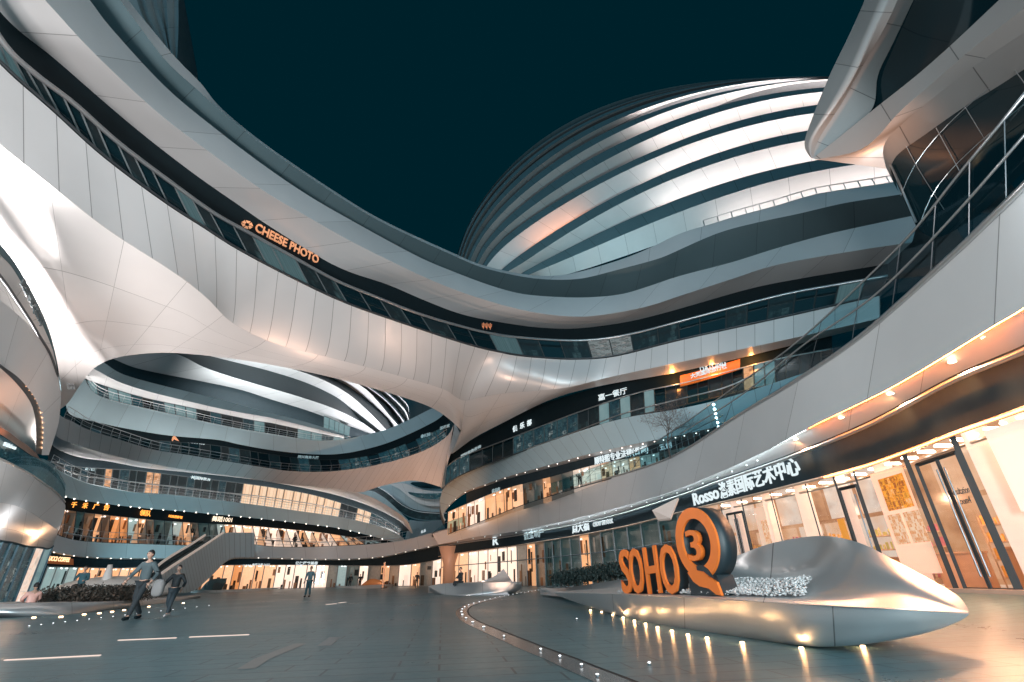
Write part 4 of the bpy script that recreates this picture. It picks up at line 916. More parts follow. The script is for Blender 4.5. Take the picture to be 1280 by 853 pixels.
# ============================================================ paving
def ground():
    xs = np.r_[np.linspace(-400, -80, 9)[:-1], np.linspace(-80, -10, 15)[:-1], np.linspace(-10, 20, 61), np.linspace(20, 400, 14)[1:]]
    ys = np.r_[-60, -30, np.linspace(-10, 40, 51), 60, 90, 130, 200, 400, 900]
    V = [(x, y, gz(x, y)) for y in ys for x in xs]; n = len(xs)
    f = [(j*n+i, j*n+i+1, (j+1)*n+i+1, (j+1)*n+i) for j in range(len(ys)-1) for i in range(n-1)]
    me = bpy.data.meshes.new('plaza_paving'); me.from_pydata(V, [], f); me.polygons.foreach_set('use_smooth', [True]*len(f))
    m, nt, b = newmat('stone_paving'); N = nt.nodes.new; L = nt.links.new
    tc = N('ShaderNodeTexCoord'); mp = N('ShaderNodeMapping'); mp.inputs['Rotation'].default_value = (0, 0, math.radians(-8)); L(tc.outputs['Object'], mp.inputs[0])
    br_ = N('ShaderNodeTexBrick'); br_.inputs['Scale'].default_value = 1.; br_.inputs['Brick Width'].default_value = 1.2; br_.inputs['Row Height'].default_value = .4; br_.inputs['Mortar Size'].default_value = .014; br_.offset = .37
    br_.inputs['Color1'].default_value = (.11, .215, .245, 1); br_.inputs['Color2'].default_value = (.09, .18, .21, 1); br_.inputs['Mortar'].default_value = (.045, .07, .08, 1); L(mp.outputs[0], br_.inputs[0])
    nz = N('ShaderNodeTexNoise'); nz.inputs['Scale'].default_value = .35; nz.inputs['Detail'].default_value = 8; L(tc.outputs['Object'], nz.inputs[0])
    nz2 = N('ShaderNodeTexNoise'); nz2.inputs['Scale'].default_value = 9; nz2.inputs['Detail'].default_value = 8; L(tc.outputs['Object'], nz2.inputs[0])
    mx = N('ShaderNodeMix'); mx.data_type = 'RGBA'; mx.blend_type = 'MULTIPLY'; mx.inputs[0].default_value = .8; L(br_.outputs[0], mx.inputs[6])
    cr_ = N('ShaderNodeValToRGB'); cr_.color_ramp.elements[0].color = (.55, .55, .55, 1); cr_.color_ramp.elements[1].color = (1.35, 1.35, 1.35, 1); L(nz.outputs[0], cr_.inputs[0]); L(cr_.outputs[0], mx.inputs[7]); L(mx.outputs[2], b.inputs['Base Color'])
    r = N('ShaderNodeMath'); r.operation = 'MULTIPLY_ADD'; r.inputs[1].default_value = .28; r.inputs[2].default_value = .125; L(nz.outputs[0], r.inputs[0])
    r2 = N('ShaderNodeMath'); r2.operation = 'MULTIPLY_ADD'; r2.inputs[1].default_value = .12; L(nz2.outputs[0], r2.inputs[0]); L(r.outputs[0], r2.inputs[2]); L(r2.outputs[0], b.inputs['Roughness'])
    bp = N('ShaderNodeBump'); bp.inputs['Strength'].default_value = .25; bp.inputs['Distance'].default_value = .01
    ad = N('ShaderNodeMath'); ad.operation = 'MULTIPLY_ADD'; ad.inputs[1].default_value = -1.; L(br_.outputs['Fac'], ad.inputs[0]); 
    sc = N('ShaderNodeMath'); sc.operation = 'MULTIPLY'; sc.inputs[1].default_value = .0; L(nz2.outputs[0], sc.inputs[0]); L(sc.outputs[0], ad.inputs[2]); L(ad.outputs[0], bp.inputs['Height']); L(bp.outputs[0], b.inputs['Normal'])
    b.inputs['Specular IOR Level'].default_value = .6; b.inputs['Specular Tint'].default_value = (.6, .9, 1, 1)
    o = link('plaza_paving', me, m); o['kind'] = 'structure'
ground()
# curved light path
PATH = [(700, 735.5), (671, 738.5), (624, 747), (583, 758), (575, 767), (587, 777), (604, 785), (644, 802), (675, 815), (699, 824), (726, 836), (765, 852), (800, 868)]
d = dens(PATH, 90); pc = np.array([G(x, y) for x, y in d]); pc = smooth1(pc, 3)
tan_ = np.gradient(pc, axis=0); nrm = np.stack([-tan_[:, 1], tan_[:, 0], np.zeros(len(pc))], 1); nrm /= np.linalg.norm(nrm, axis=1)[:, None]
pm = plain('polished_path_strip', (.12, .14, .15), .2, noise=.3)
o = grid('path', [pc-nrm*.16+[0, 0, .004], pc+nrm*.16+[0, 0, .004]], pm); o['kind'] = 'structure'
dl_ = plain('joint_line', (.015, .02, .022), .6); o = grid('path_joint', [pc+nrm*.16+[0, 0, .006], pc+nrm*.20+[0, 0, .006]], dl_); o['kind'] = 'structure'
STUD = glow('stud_light', (.92, .97, 1), 4)
def stud(p, r, label, group, mat=STUD, name='ground_light'):
    bm = bmesh.new(); bmesh.ops.create_cone(bm, cap_ends=True, segments=10, radius1=r, radius2=r*.8, depth=.02, matrix=Matrix.Translation(np.array(p)+[0, 0, .012]))
    o = bmobj(name, bm, RAILD, None); o2 = bmobj('lens', (lambda b_: (bmesh.ops.create_cone(b_, cap_ends=True, segments=10, radius1=r*.7, radius2=r*.7, depth=.008, matrix=Matrix.Translation(np.array(p)+[0, 0, .026])), b_)[1])(bmesh.new()), mat, o)
    return tag(o, label, 'ground light', group)
s = np.r_[0, np.cumsum(np.linalg.norm(np.diff(pc, axis=0), axis=1))]
near_pts = [(630, 797), (676, 814), (700, 823), (727, 834), (747, 847)]
for (x, y), w_ in zip(near_pts, ('farthest', 'second farthest', 'middle', 'second nearest', 'nearest')): stud(G(x, y), .02, '%s of the five white ground lights along the near curved path' % w_, 'near path lights')
for u in np.arange(3.5, s[-1]-3.0, 1.25):
    p = np.array([np.interp(u, s, pc[:, k]) for k in range(3)])
    if p[1] > 9.5: stud(p, .035, 'tiny white ground light in the dotted line along the far bend of the curved path', 'far path lights')
for x, y in ((721, 775), (812, 832)): stud(G(x, y), .02, 'lone white ground light between the curved path and big planter, %s' % ('farther one' if y < 800 else 'nearer one'), None)
for i in range(16):
    x = 36+i*15.; y = 784-i*1.75; stud(G(x, y), .022, 'tiny white ground light in the row before the left planter', 'lights before the left planter')
LINE = glow('linear_floor_light', (1, .80, .70), 1.0)
def strip(x0, y0, x1, y1, wd, label):
    a, b = G(x0, y0), G(x1, y1); dd = (b-a)/np.linalg.norm(b-a); n_ = np.array([-dd[1], dd[0], 0])*wd/2
    bm = bmesh.new(); z = np.array([0, 0, .012]); vs = [bm.verts.new(v+z) for v in (a-n_, b-n_, b+n_, a+n_)]; f = bm.faces.new(vs)
    r = bmesh.ops.extrude_face_region(bm, geom=[f]); bmesh.ops.translate(bm, verts=[v for v in r['geom'] if isinstance(v, bmesh.types.BMVert)], vec=(0, 0, -.011))
    tag(bmobj('strip_light', bm, LINE), label, 'floor light')
strip(6, 826, 125, 820, .055, 'bright linear floor light nearest the lower left corner of the photo')
strip(148, 801, 220, 798, .06, 'linear floor light below the walking man, left one of the pair')
strip(237, 797, 311, 794, .06, 'linear floor light below the walking boy, right one of the pair')
strip(408, 756, 420, 755, .1, 'short linear floor light right of the standing man in the distance, left one')
strip(424, 754, 432, 753, .1, 'short linear floor light right of the standing man in the distance, right one')
for p in ([(296, 837), (318, 824), (368, 805)], [(396, 808), (412, 797)]):
    q = np.array([G(*v) for v in p]); o = grid('paving_mark', [q+[0, 0, .004], q+[.2, .0, .004]], plain('pale_paving_mark', (.22, .25, .26), .35, noise=.2)); o['kind'] = 'structure'  # pale strips lying on the paving

# ============================================================ main planter (metal shell) and its contents
HULL = panel('brushed_shell', (.66, .68, .69), .36, .8, 3.4, 0, .02, .05)
pl = thing('shell_planter', 'large brushed metal boat-shaped planter with raised scoop back carrying the orange letters', 'planter', tuple(G(900, 796, 0)))
nearrim = [(693, 741, 17.2), (725, 742, 14.6), (770, 743.5, 12.2), (850, 747, 9.7), (920, 751.5, 8.3), (1032, 758, 7.2), (1117, 762, 6.95), (1173, 765.5, 7.3), (1211, 768, 8.0)]
floor_ = [(695, 740.5, 17.3), (730, 741, 15.6), (775, 741.5, 13.6), (850, 743.5, 11.3), (925, 746, 10.1), (1000, 747, 9.5), (1050, 744, 9.0), (1095, 741, 8.6), (1140, 749, 8.25), (1209, 766, 8.05)]
mid_ = [(696, 740, 17.4), (735, 739.5, 16), (778, 739.5, 14.2), (850, 735, 12.3), (915, 722, 12.0), (975, 722, 11.6), (1025, 716, 10.9), (1068, 703, 9.7), (1105, 712, 9.1), (1145, 732, 8.6), (1210, 765, 8.08)]
back = [(697, 739.5, 17.5), (738, 737, 16.5), (780, 733, 15.0), (850, 716, 13.4), (915, 697, 12.3), (965, 679, 11.4), (1027, 670, 10.7), (1075, 679, 10.1), (1117, 700, 9.5), (1173, 730, 8.8), (1200, 747, 8.4), (1211, 763, 8.1)]
n = 110
NRr, FL, MI, BK = lift(nearrim, n=n), lift(floor_, n=n), lift(mid_, n=n), lift(back, n=n)
hb = [(698, 745, 17.2), (735, 758, 15), (812, 780, 11.5), (871, 790, 9.9), (960, 802, 8.5), (1020, 808.5, 7.75), (1086, 805, 7.4), (1159, 791.5, 7.45), (1201, 776, 7.8), (1210, 770, 8.0)]
HBt = lift(hb, n=n)
HM = (NRr+HBt)/2; HM = HM+0; h_ = np.hypot(HM[:, 0], HM[:, 1])[:, None]; HM[:, :2] *= (h_-.10*np.clip(np.minimum(np.arange(n), n-1-np.arange(n))/14., 0, 1)[:, None])/h_
lip = inward(NRr, .07, .015)
tp_e = np.clip(np.minimum(np.arange(n), n-1-np.arange(n))/14., 0, 1)
def inw(row, d, dz): 
    r = row.copy(); h = np.hypot(r[:, 0], r[:, 1]); r[:, :2] *= ((h+d*tp_e)/h)[:, None]; r[:, 2] += dz*tp_e; return r
under = inw(HBt, .9, 0); under[:, 2] = HBt[:, 2]+.01
tp_e = np.clip(np.minimum(np.arange(n), n-1-np.arange(n))/40., 0, 1)**1.5
ext = inw(BK, .35, -.25); ext2 = inw(BK, .5, 0); ext2[:, 2] = ext2[:, 2]*(1-tp_e)+.08*tp_e
grid('hull', [under, HBt, HM, NRr], HULL, pl, 6, cubic=1.)
grid('scoop', [NRr, lip, FL, MI, BK], HULL, pl, 6, cubic=.7)
grid('hull_back', [BK, ext, ext2], HULL, pl, 4, cubic=.6)
bm = bmesh.new(); tube_into(bm, [HBt[int(k)]+[0, 0, .03] for k in np.linspace(14, 84, 40)], .022, 5); bmobj('base_rail', bm, RAIL, pl, True)
upl = [(731, 768), (741, 766), (755, 767), (768, 771), (780, 774), (793, 777), (806, 780), (822, 784), (839, 789), (859, 794), (883, 797), (927, 804), (1001, 811), (1079, 805)]
upl = [(738, 763.5), (752, 766), (766, 769.5), (779, 773), (793, 777), (807, 781), (822, 785.5), (840, 790), (860, 795), (884, 799), (928, 805), (1002, 812), (1079, 810)]
UG = glow('uplight_lens', (1, .62, .34), 10)
for x, y in upl:
    p = G(x, y); bm = bmesh.new(); bmesh.ops.create_cone(bm, cap_ends=True, segments=12, radius1=.03, radius2=.025, depth=.02, matrix=Matrix.Translation(p+[0, 0, .015])); o = bmobj('uplight', bm, UG, pl)
    lamp('SPOT', p+[0, 0, .06], p+np.array([0, .35, .5]), 5.0, (1, .52, .24), .02, 120, .7, name='uplight_lamp')
    lamp('POINT', p+[0, 0, .07], None, 1.7, (1, .5, .2), .02, name='uplight_spill')
# white pebbles
def blob_into(bm, c, r, sub=1, squash=.7):
    g = bmesh.ops.create_icosphere(bm, subdivisions=sub, radius=r, matrix=Matrix.Translation(c))
    for v in g['verts']: v.co += Vector(rng.normal(0, r*.10, 3)); v.co.z = c[2]+(v.co.z-c[2])*squash
bm = bmesh.new()
for i in range(5200):
    t = rng.rand(); k = int((.16+t*.44)*n); u = rng.rand(); hump = .09*max(0, 1-abs(t-.93)/.22)*math.sin(math.pi*min(1, u*1.1)) if t > .6 else 0
    a = FL[k]+(MI[k]-FL[k])*u*(.75 if t > .6 else .5); a = a+np.array([rng.normal(0, .04), rng.normal(0, .04), .02+hump+rng.rand()*.05])
    blob_into(bm, a, .012+.016*rng.rand())
o = bmobj('pebbles', bm, plain('white_pebble', (.58, .58, .58), .6, noise=.12), None, False); o['kind'] = 'stuff'; o['label'] = 'white pebbles heaped in the bed of the large metal planter'
# orange lettering
ORG = plain('orange_enamel', (.72, .17, .025), .45, noise=.12); BLK = plain('black_enamel', (.010, .022, .028), .5, noise=.3)
pA, pB = P(777, 741.5, 12.9), P(905, 744.5, 10.2)
ax = (pB-pA); ax[2] = 0; Lx = np.linalg.norm(ax); ax /= Lx
def at(px, py):  # point of the lettering plane seen at (px, py)
    r = np.array(raydir(px, py)); nn = np.array([ax[1], -ax[0], 0]); t = ((pA-[0, 0, CH]) @ nn)/(r @ nn); return np.array([0, 0, CH])+r*t
for ch, x0, x1, yb, yt in (('S', 779, 793, 741, 686), ('O', 791, 808.5, 741.5, 684.5), ('H', 811, 829, 741, 682), ('O', 831, 854, 742, 679)):
    a, b = at(x0+1, yb), at(x1, yb); b[2] = a[2]; t = at((x0+x1)/2-3, yt); H_ = np.array([0, 0, t[2]-a[2]])
    a[2] -= .03
    lab = {'S': 'orange letter S, first letter of the sign in the large planter', 'H': 'orange letter H between two round letters in the large planter'}.get(ch, 'orange letter O between S and H in the large planter' if x0 < 800 else 'orange letter O right after the H, next to the round Q emblem')
    root = thing('letter_sign', lab, 'letter', tuple((a+b)/2))
    letters('letter_face', ch, a, b, H_, ORG, root, .012, .05, .0)
    letters('letter_body', ch, a, b, H_, BLK, root, .008, .22, -.225)
# round Q emblem with its tail and 3
qn = np.array([ax[1], -ax[0], 0]); qc = at(871, 678); top = at(866, 635); bot = at(880, 724)
hz = (top[2]-bot[2])/2; hx = (np.linalg.norm((at(898, 680)-at(846, 680))[:2]))/2
q = thing('emblem_sign', 'tall round orange and black Q emblem with a 3 inside, beside the orange letters', 'emblem', tuple(at(880, 741)))
def ring_mesh(ro, ri, y0, y1, seg=64, sx=hx, sz=hz, c=qc):
    bm = bmesh.new(); L_ = []
    for yy in (y0, y1):
        for r in (ro, ri):
            L_.append([bm.verts.new(c+ax*sx*r*math.cos(t)+np.array([0, 0, sz*r*math.sin(t)])+qn*yy) for t in [2*math.pi*k/seg for k in range(seg)]])
    fo, fi, bo, bi = L_
    for A, B in ((fo, fi), (fi, bi), (bi, bo), (bo, fo)):
        for k in range(seg): bm.faces.new((A[k], A[(k+1) % seg], B[(k+1) % seg], B[k]))
    return bm
bmobj('ring_face', ring_mesh(1., .68, .03, -.02), ORG, q, False)
bmobj('ring_rim', ring_mesh(1.015, .665, -.02, -.40), BLK, q, True)
bm = bmesh.new(); vs = [bm.verts.new(qc+ax*hx*.68*math.cos(t)+np.array([0, 0, hz*.68*math.sin(t)])-qn*.14) for t in [2*math.pi*k/48 for k in range(48)]]; bm.faces.new(vs); bmobj('backing_disc', bm, BLK, q)
a, b = at(862, 702), at(879, 702); b[2] = a[2]; t = at(868, 662); letters('numeral', '3', a, b, np.array([0, 0, t[2]-a[2]]), ORG, q, .012, .10, -.09)
def poly_ext(pts, y0, y1):
    bm = bmesh.new(); f = [bm.verts.new(at(*p)+qn*y0) for p in pts]; g = [bm.verts.new(at(*p)+qn*y1) for p in pts]
    bm.faces.new(f); bm.faces.new(g[::-1])
    for i in range(len(pts)): bm.faces.new((f[i], f[(i+1) % len(pts)], g[(i+1) % len(pts)], g[i]))
    return bm
bmobj('tail_face', poly_ext([(861, 716), (868, 727), (876, 733), (888, 736), (897, 743.5), (904, 745), (897.5, 728), (892.5, 725), (878.7, 716), (869, 709)], .034, -.02), ORG, q)
bmobj('tail_body', poly_ext([(858, 716), (862, 744), (893, 744), (904, 745), (898, 729), (894, 719), (878, 712), (868, 706)], -.025, -.4), BLK, q)
bmobj('tail_groove', poly_ext([(874, 713), (882, 714.5), (891.5, 722), (895, 722.5), (887, 711.5), (880, 706.5), (873, 708)], .05, .036), BLK, q)

# ============================================================ hedges and other planters
def leafy(name, pts_xyz, r, nleaf, size, mat, parent=None):
    """hedge: many small leaves spread through the volume round a line"""
    V = []; Fc = []
    for i in range(nleaf):
        k = rng.randint(len(pts_xyz)); c = np.array(pts_xyz[k])+rng.normal(0, .05, 3)
        d = rng.normal(0, 1, 3); d /= np.linalg.norm(d); rr = rng.rand()**.35*(.88+.2*math.sin(k*1.7+d[0]*3))
        p = c+d*np.array(r)*rr
        if p[2] < c[2]-r[2]*.8: p[2] = c[2]-r[2]*.8
        a = rng.normal(0, 1, 3); a /= np.linalg.norm(a); b = np.cross(a, rng.normal(0, 1, 3)); b /= np.linalg.norm(b)
        s_ = size*(.6+.8*rng.rand()); j = len(V); V += [tuple(p-a*s_), tuple(p+b*s_*.5), tuple(p+a*s_), tuple(p-b*s_*.5)]; Fc.append((j, j+1, j+2, j+3))
    me = bpy.data.meshes.new(name); me.from_pydata(V, [], Fc); return link(name, me, mat, parent)
def leafmat(name, c1, c2):
    m, nt, b = newmat(name); g = nt.nodes.new('ShaderNodeNewGeometry'); r = nt.nodes.new('ShaderNodeValToRGB')
    nt.links.new(g.outputs['Random Per Island'], r.inputs[0]); r.color_ramp.elements[0].color = (*c1, 1); r.color_ramp.elements[1].color = (*c2, 1)
    nt.links.new(r.outputs[0], b.inputs['Base Color']); b.inputs['Roughness'].default_value = .6; return m
LFT = leafmat('hedge_leaf_dark', (.01, .025, .025), (.035, .06, .055)); LFB = leafmat('hedge_leaf_brown', (.035, .035, .03), (.12, .09, .07))
DARKCORE = plain('hedge_core', (.008, .014, .014), .9)
def hedge(px0, px1, ybase, ytop, D0, D1, label, mat, nl, thick=.9, taper=.15):
    A, B = P(px0, ybase[0], D0), P(px1, ybase[1], D1); t0 = P(px0, ytop[0], D0); t1 = P(px1, ytop[1], D1)
    h = thing('hedge', label, 'hedge', tuple((A+B)/2))
    ls = []
    for u in np.linspace(0, 1, 60):
        c = A+(B-A)*u; hh = ((t0-A)[2]*(1-u)+(t1-B)[2]*u)/2; ls.append((c+[0, 0, hh], hh))
    pts = [l_[0] for l_ in ls]; hh = np.mean([l_[1] for l_ in ls])
    bm = bmesh.new(); tube_into(bm, pts, [l_[1]*.82 for l_ in ls], 10); bmobj('branches', bm, DARKCORE, h)
    V = []; k_ = 0
    leafy('foliage', pts, (thick, thick, hh), nl, .05, mat, h)
    return h
rp = thing('shell_planter', 'long low metal planter with a trimmed dark hedge, just behind the orange letters', 'planter', tuple(G(720, 745, 0)))
ra = lift([(675, 735, 27), (704, 735, 23), (740, 730, 20.5), (782, 724, 18.5), (830, 722, 17.5), (900, 722, 16.5)], n=50); ra_ = lift([(678, 736, 27), (700, 742, 22.5), (730, 744, 19.8), (782, 744, 17.8), (830, 744, 17), (900, 744, 16)], n=50); ra_[:, 2] = np.clip(ra_[:, 2], .02, .2)
grid('hull', [ra, inward((ra+ra_)/2, -.15), ra_], HULL, rp, 5, cubic=1.); grid('bed', [ra, inward(ra, 1.4, -.08), inward(ra, 2.8, -.05)], plain('planting_soil', (.05, .045, .04), .9, noise=.4), rp); grid('hull_back', [inward(ra, 2.8, -.05), inward(ra, 2.6, -.5)], HULL, rp)
hedge(702, 800, (730, 722), (716, 697), 22.8, 18.6, 'trimmed dark hedge in the long planter behind the orange letters', LFT, 15000, .7)
# left planter with hedge
lp = thing('shell_planter', 'long low metal planter at the left with warm lights below its rim', 'planter', tuple(G(110, 770, 0)))
la = lift([(-60, 757, 25.5), (0, 755.5, 24.8), (63, 753.5, 25), (126, 753, 27), (190, 749.5, 33), (230, 746, 40), (251, 744.5, 44)], n=60); lbm = lift([(-60, 771, 25), (0, 769, 24.5), (36, 771.5, 24.6), (84, 770.5, 25), (126, 765, 27.2), (190, 757, 33), (228, 752, 40), (250, 746, 44)], n=60)
grid('hull', [inward(lbm, 1, -.1), lbm, inward((la+lbm)/2, -.2, .03), la], HULL, lp, 5, cubic=1.); grid('bed', [la, inward(la, .2, .02), inward(la, 1.2, -.05), inward(la, 4, 0)], plain('pale_bed_edge', (.6, .52, .48), .6, noise=.2), lp); grid('hull_back', [inward(la, 4, 0), inward(la, 3.6, -.5)], HULL, lp)
for x, y in ((42, 773), (76, 772), (105, 769), (124, 767.5), (140, 765.5), (155, 763.5), (173, 761), (186, 759), (229, 754.5)):
    p = G(x, y, 0)+[0, 0, .0]; bm = bmesh.new(); bmesh.ops.create_cone(bm, cap_ends=True, segments=10, radius1=.06, radius2=.05, depth=.03, matrix=Matrix.Translation(p+[0, 0, .02])); bmobj('uplight', bm, UG, lp)
    lamp('SPOT', p+[0, -.05, .06], p+np.array([.3, 1.0, .15]), 7, (1, .5, .2), .03, 130, 1, name='uplight_lamp')
hedge(66, 166, (757, 754), (736, 729), 27.5, 31, 'rounded brownish hedge in the left planter, behind the walking man', LFB, 17000, 1.0)
lo = lift([(100, 735, 40), (130, 728, 40), (160, 727, 41), (186, 734, 42)], n=20)
bm = bmesh.new(); g_ = bmesh.ops.create_uvsphere(bm, u_segments=20, v_segments=10, radius=1); 
c_ = P(142, 738, 42)
for v in g_['verts']: v.co = Vector(c_)+Vector((v.co.x*3.6, v.co.y*2, v.co.z*.8))
tag(bmobj('mound_planter', bm, plain('pale_stone_mound', (.7, .66, .62), .5), None, True), 'pale rounded mound planter rising just behind the brownish hedge', 'planter')
bm = bmesh.new(); tube_into(bm, [P(129, 738, 41), P(134, 722, 41), P(138, 706, 41)], [.32, .25, .12], 8); tag(bmobj('parasol_closed', bm, plain('white_canvas', (.8, .78, .76), .7), None, True), 'closed white parasol standing behind the brownish hedge', 'parasol')
# centre planter with fin
cpn = thing('shell_planter', 'grey boat-shaped metal planter with a pointed fin in the middle distance, where a person sits', 'planter', tuple(G(600, 744, 0)))
ca = lift([(535.5, 733.5, 36), (556, 730, 34), (597, 728.5, 31.5), (638, 728, 31), (652, 728.5, 32)], n=50)
cb = lift([(537, 735, 36), (555, 744.5, 33), (580, 746, 31), (606, 744, 30.5), (638, 740, 31), (651, 731, 32)], n=50)
grid('hull', [inward(cb, 1.5, -.2), cb, inward((ca+cb)/2, -.15), ca], HULL, cpn, 5, cubic=1.); grid('deck', [ca, inward(ca, 1.5, .02), inward(ca, 3.2, 0)], HULL, cpn); grid('hull_back', [inward(ca, 3.2, 0), inward(ca, 3, -.5)], HULL, cpn)
f0 = lift([(590, 728.5, 32.8), (604, 726, 33), (619, 720, 33.3), (629.5, 711, 33.6)], n=20); f1 = lift([(590, 729, 32.6), (608, 729, 32.5), (626, 729, 32.4), (641, 728.5, 32.6)], n=20)
grid('fin', [f0, inward((f0+f1)/2, .25), f1, inward(f1, .9), inward(f0, .25), f0], HULL, cpn, 3)
bm = bmesh.new(); tube_into(bm, cb[14:44:3]+[0, 0, -.1], .10, 5); bmobj('base_trim', bm, glow('soft_white_trim', (.9, .95, 1), .5), cpn)
# far planters
for (pts, top_, lab, mt) in (
 ([(238, 741, 72), (262, 742, 70), (300, 741, 72), (330, 738, 76), (354, 735, 80)], [(238, 738, 72), (262, 738, 71), (300, 737, 73), (330, 735.5, 77), (354, 734.5, 80)], 'thin dark boat-shaped planter far away below the escalator landing', HULL),
 ([(420, 734, 72), (440, 736, 70), (470, 736, 70), (490, 733, 72)], [(418, 732.5, 72), (440, 733, 71), (470, 731, 71), (492, 731, 72)], 'small far planter with an orange-lit scoop, right of the standing man', HULL)):
    o = thing('shell_planter', lab, 'planter', tuple(lift(pts, n=9)[4])); A_, B_2 = lift(top_, n=20), lift(pts, n=20)
    grid('hull', [B_2, A_, inward(A_, 3, 0), inward(B_2, 2.6)], mt, o)
    if 'orange' in lab: sc_ = lift([(450, 733, 71), (462, 724, 72), (474, 725, 72.5), (484, 732, 72.5)], n=16); grid('scoop', [sc_, inward(sc_, .4, -.6), lift([(450, 733, 71), (484, 733, 71)], n=16)], plain('orange_lit_shell', (.7, .35, .15), .4, .3), o)  # orange light is put into the scoop's base colour
    else:
        s0 = lift([(250, 738, 73), (262, 725, 75), (284, 723, 76)], n=14); s1 = lift([(250, 738.5, 72), (262, 738.5, 72), (277, 738, 72)], n=14); grid('scoop', [s0, s1], plain('teal_glass_scoop', (.12, .22, .25), .2, .6), o)
        grid('scoop_glass', [s0[8:]+[0, 0, -.1], s1[8:]+[0, -.3, .1]], GLD, o)

# ============================================================ escalator
es = thing('escalator', 'escalator climbing from the plaza to the first terrace, with ribbed metal side cladding', 'escalator', tuple(P(215, 742, 66)))
CL = panel('ribbed_cladding', (.58, .68, .72), .55, .0, .9, 0, .06, .05)
sideT = lift([(202, 718, 60.1), (215, 709, 62.8), (235, 696, 67.3), (258, 681, 72.8), (279, 667, 78.3), (296, 666, 80.1), (318, 666, 81.9)], n=40)
sideB = lift([(206, 744, 60.1), (220, 742, 61.9), (242, 739, 65.5), (262, 722, 71.0), (284, 700, 77.4), (300, 697, 80.1), (318, 697, 81.9)], n=40)
grid('side_cladding', [sideT, sideB], CL, es); 
farT = lift([(190, 716, 63.7), (200, 706, 65.5), (216, 695, 69.2), (238, 682, 74.6), (256, 670, 80.1)], n=30); nT = lift([(202, 718, 60.1), (215, 709, 62.8), (235, 696, 67.3), (258, 681, 72.8), (279, 667, 78.3)], n=30)
grid('step_run', [farT+[0, 0, -.7], nT+[0, 0, -.7]], plain('escalator_steps', (.06, .09, .10), .5, .3, noise=.3), es); grid('far_balustrade', [farT, farT+[0, 0, -.8]], plain('escalator_glass_dark', (.05, .10, .12), .2), es)
HRL = plain('lit_handrail', (.8, .68, .6), .3, .2, emit=(1, .8, .7), es=.25)
tube('handrail', nT+[0, 0, .1], .14, HRL, es); tube('handrail', farT+[0, 0, .1], .14, HRL, es)
grid('underside', [sideB, inward(sideB, 4)], CL, es)

# ============================================================ bare tree on the terrace
def tree():
    base = P(838, 573, 31.5); t = thing('bare_tree', 'leafless tree with fine twigs on the first terrace, in front of the upper fascia', 'tree', tuple(base))
    bm = bmesh.new(); tw = bmesh.new(); ends = []
    def grow(p, d, r, L_, depth):
        q = p+d*L_; 
        tube_into(bm if depth < 3 else tw, [p, (p+q)/2+rng.normal(0, L_*.05, 3), q], [r, r*.85, r*.7], 5 if depth < 3 else 3, False)
        if depth >= 6: ends.append(q); return
        for _ in range(3 if depth < 5 else 2):
            dd = d+rng.normal(0, .48, 3)*np.array([1.5, 1, .8]); dd[2] += .12; dd /= np.linalg.norm(dd); grow(q, dd, r*.62, L_*(.70+.12*rng.rand()), depth+1)
    grow(base, np.array([0, 0, 1.]), .06, 1.05, 0)
    bmobj('trunk', bm, plain('bark', (.10, .08, .07), .8, noise=.3), t); bmobj('twigs', tw, plain('twig_bark', (.16, .12, .11), .8), t)
    V = []; Fc = []
    for e in ends:
        for _ in range(2):
            p = e+rng.normal(0, .12, 3); a = rng.normal(0, .035, 3); b = rng.normal(0, .035, 3); j = len(V); V += [tuple(p), tuple(p+a), tuple(p+a+b)]; Fc.append((j, j+1, j+2))
    me = bpy.data.meshes.new('crown'); me.from_pydata(V, [], Fc); link('crown', me, plain('dry_leaf', (.25, .16, .13), .7), t)
tree()
for i in range(6): # glowing balls added in place of a row of reflections
    p = P(892+i*1.2, 506+i*5.6, 29.8); bm = bmesh.new(); bmesh.ops.create_icosphere(bm, subdivisions=1, radius=.09, matrix=Matrix.Translation(p)); tag(bmobj('reflection_dot', bm, glow('reflection_dot_glow', (.9, .97, 1), 14)), ['top', 'second', 'third', 'fourth', 'fifth', 'bottom'][i]+' small white reflection dot of the upright row of six right of the bare tree', 'reflection dot', 'upright row of reflection dots')

# ============================================================ signs
def col_in(o_): return o_
sign(317, 289.5, 396, 331, 10.5, fB(ae(316, 285)[0])+2.0, fB(ae(396, 331)[0])+2.0, 'CHEESE PHOTO', COPP, 'copper coloured two-word Latin sign on the dark band of the overhead bridge', bold=.02, hx=2)
D_ = fB(ae(309, 281)[0])+1.9; bm = bmesh.new(); c_ = P(309, 281, D_); rt3 = np.array([c_[1], -c_[0], 0]); rt3 /= np.linalg.norm(rt3)
for k in range(6):
    a_ = k*math.pi/3; b_ = a_+math.pi/3; v = [bm.verts.new(c_+s_*(rt3*math.cos(t_)+np.array([0, 0, math.sin(t_)]))) for s_, t_ in ((.32, a_+.1), (.32, b_-.1), (.12, b_-.1), (.12, a_+.1))]; bm.faces.new(v)
r_ = bmesh.ops.extrude_face_region(bm, geom=bm.faces[:]); bmesh.ops.translate(bm, verts=[v for v in r_['geom'] if isinstance(v, bmesh.types.BMVert)], vec=tuple(-c_/np.linalg.norm(c_)*.08))
tag(bmobj('logo_sign', bm, COPP), 'small copper hexagon logo at the left end of the copper two-word sign', 'logo')
sign(602, 412, 614, 413, 8, 34.5, 34.8, 'ψψψ', COPP, 'tiny copper trident-like symbols on the dark band of the bridge, centre of the photo', bold=.0, hx=0)
dR = lambda x, y, o=1.5: fR(ae(x, y)[0])+o
sign(870, 632.5, 902, 623, 15, dR(870, 632), dR(902, 623), 'Rosso', WLET, 'white lit Latin word at the left end of the navy board above the bright shop', bold=.02, hx=-2)
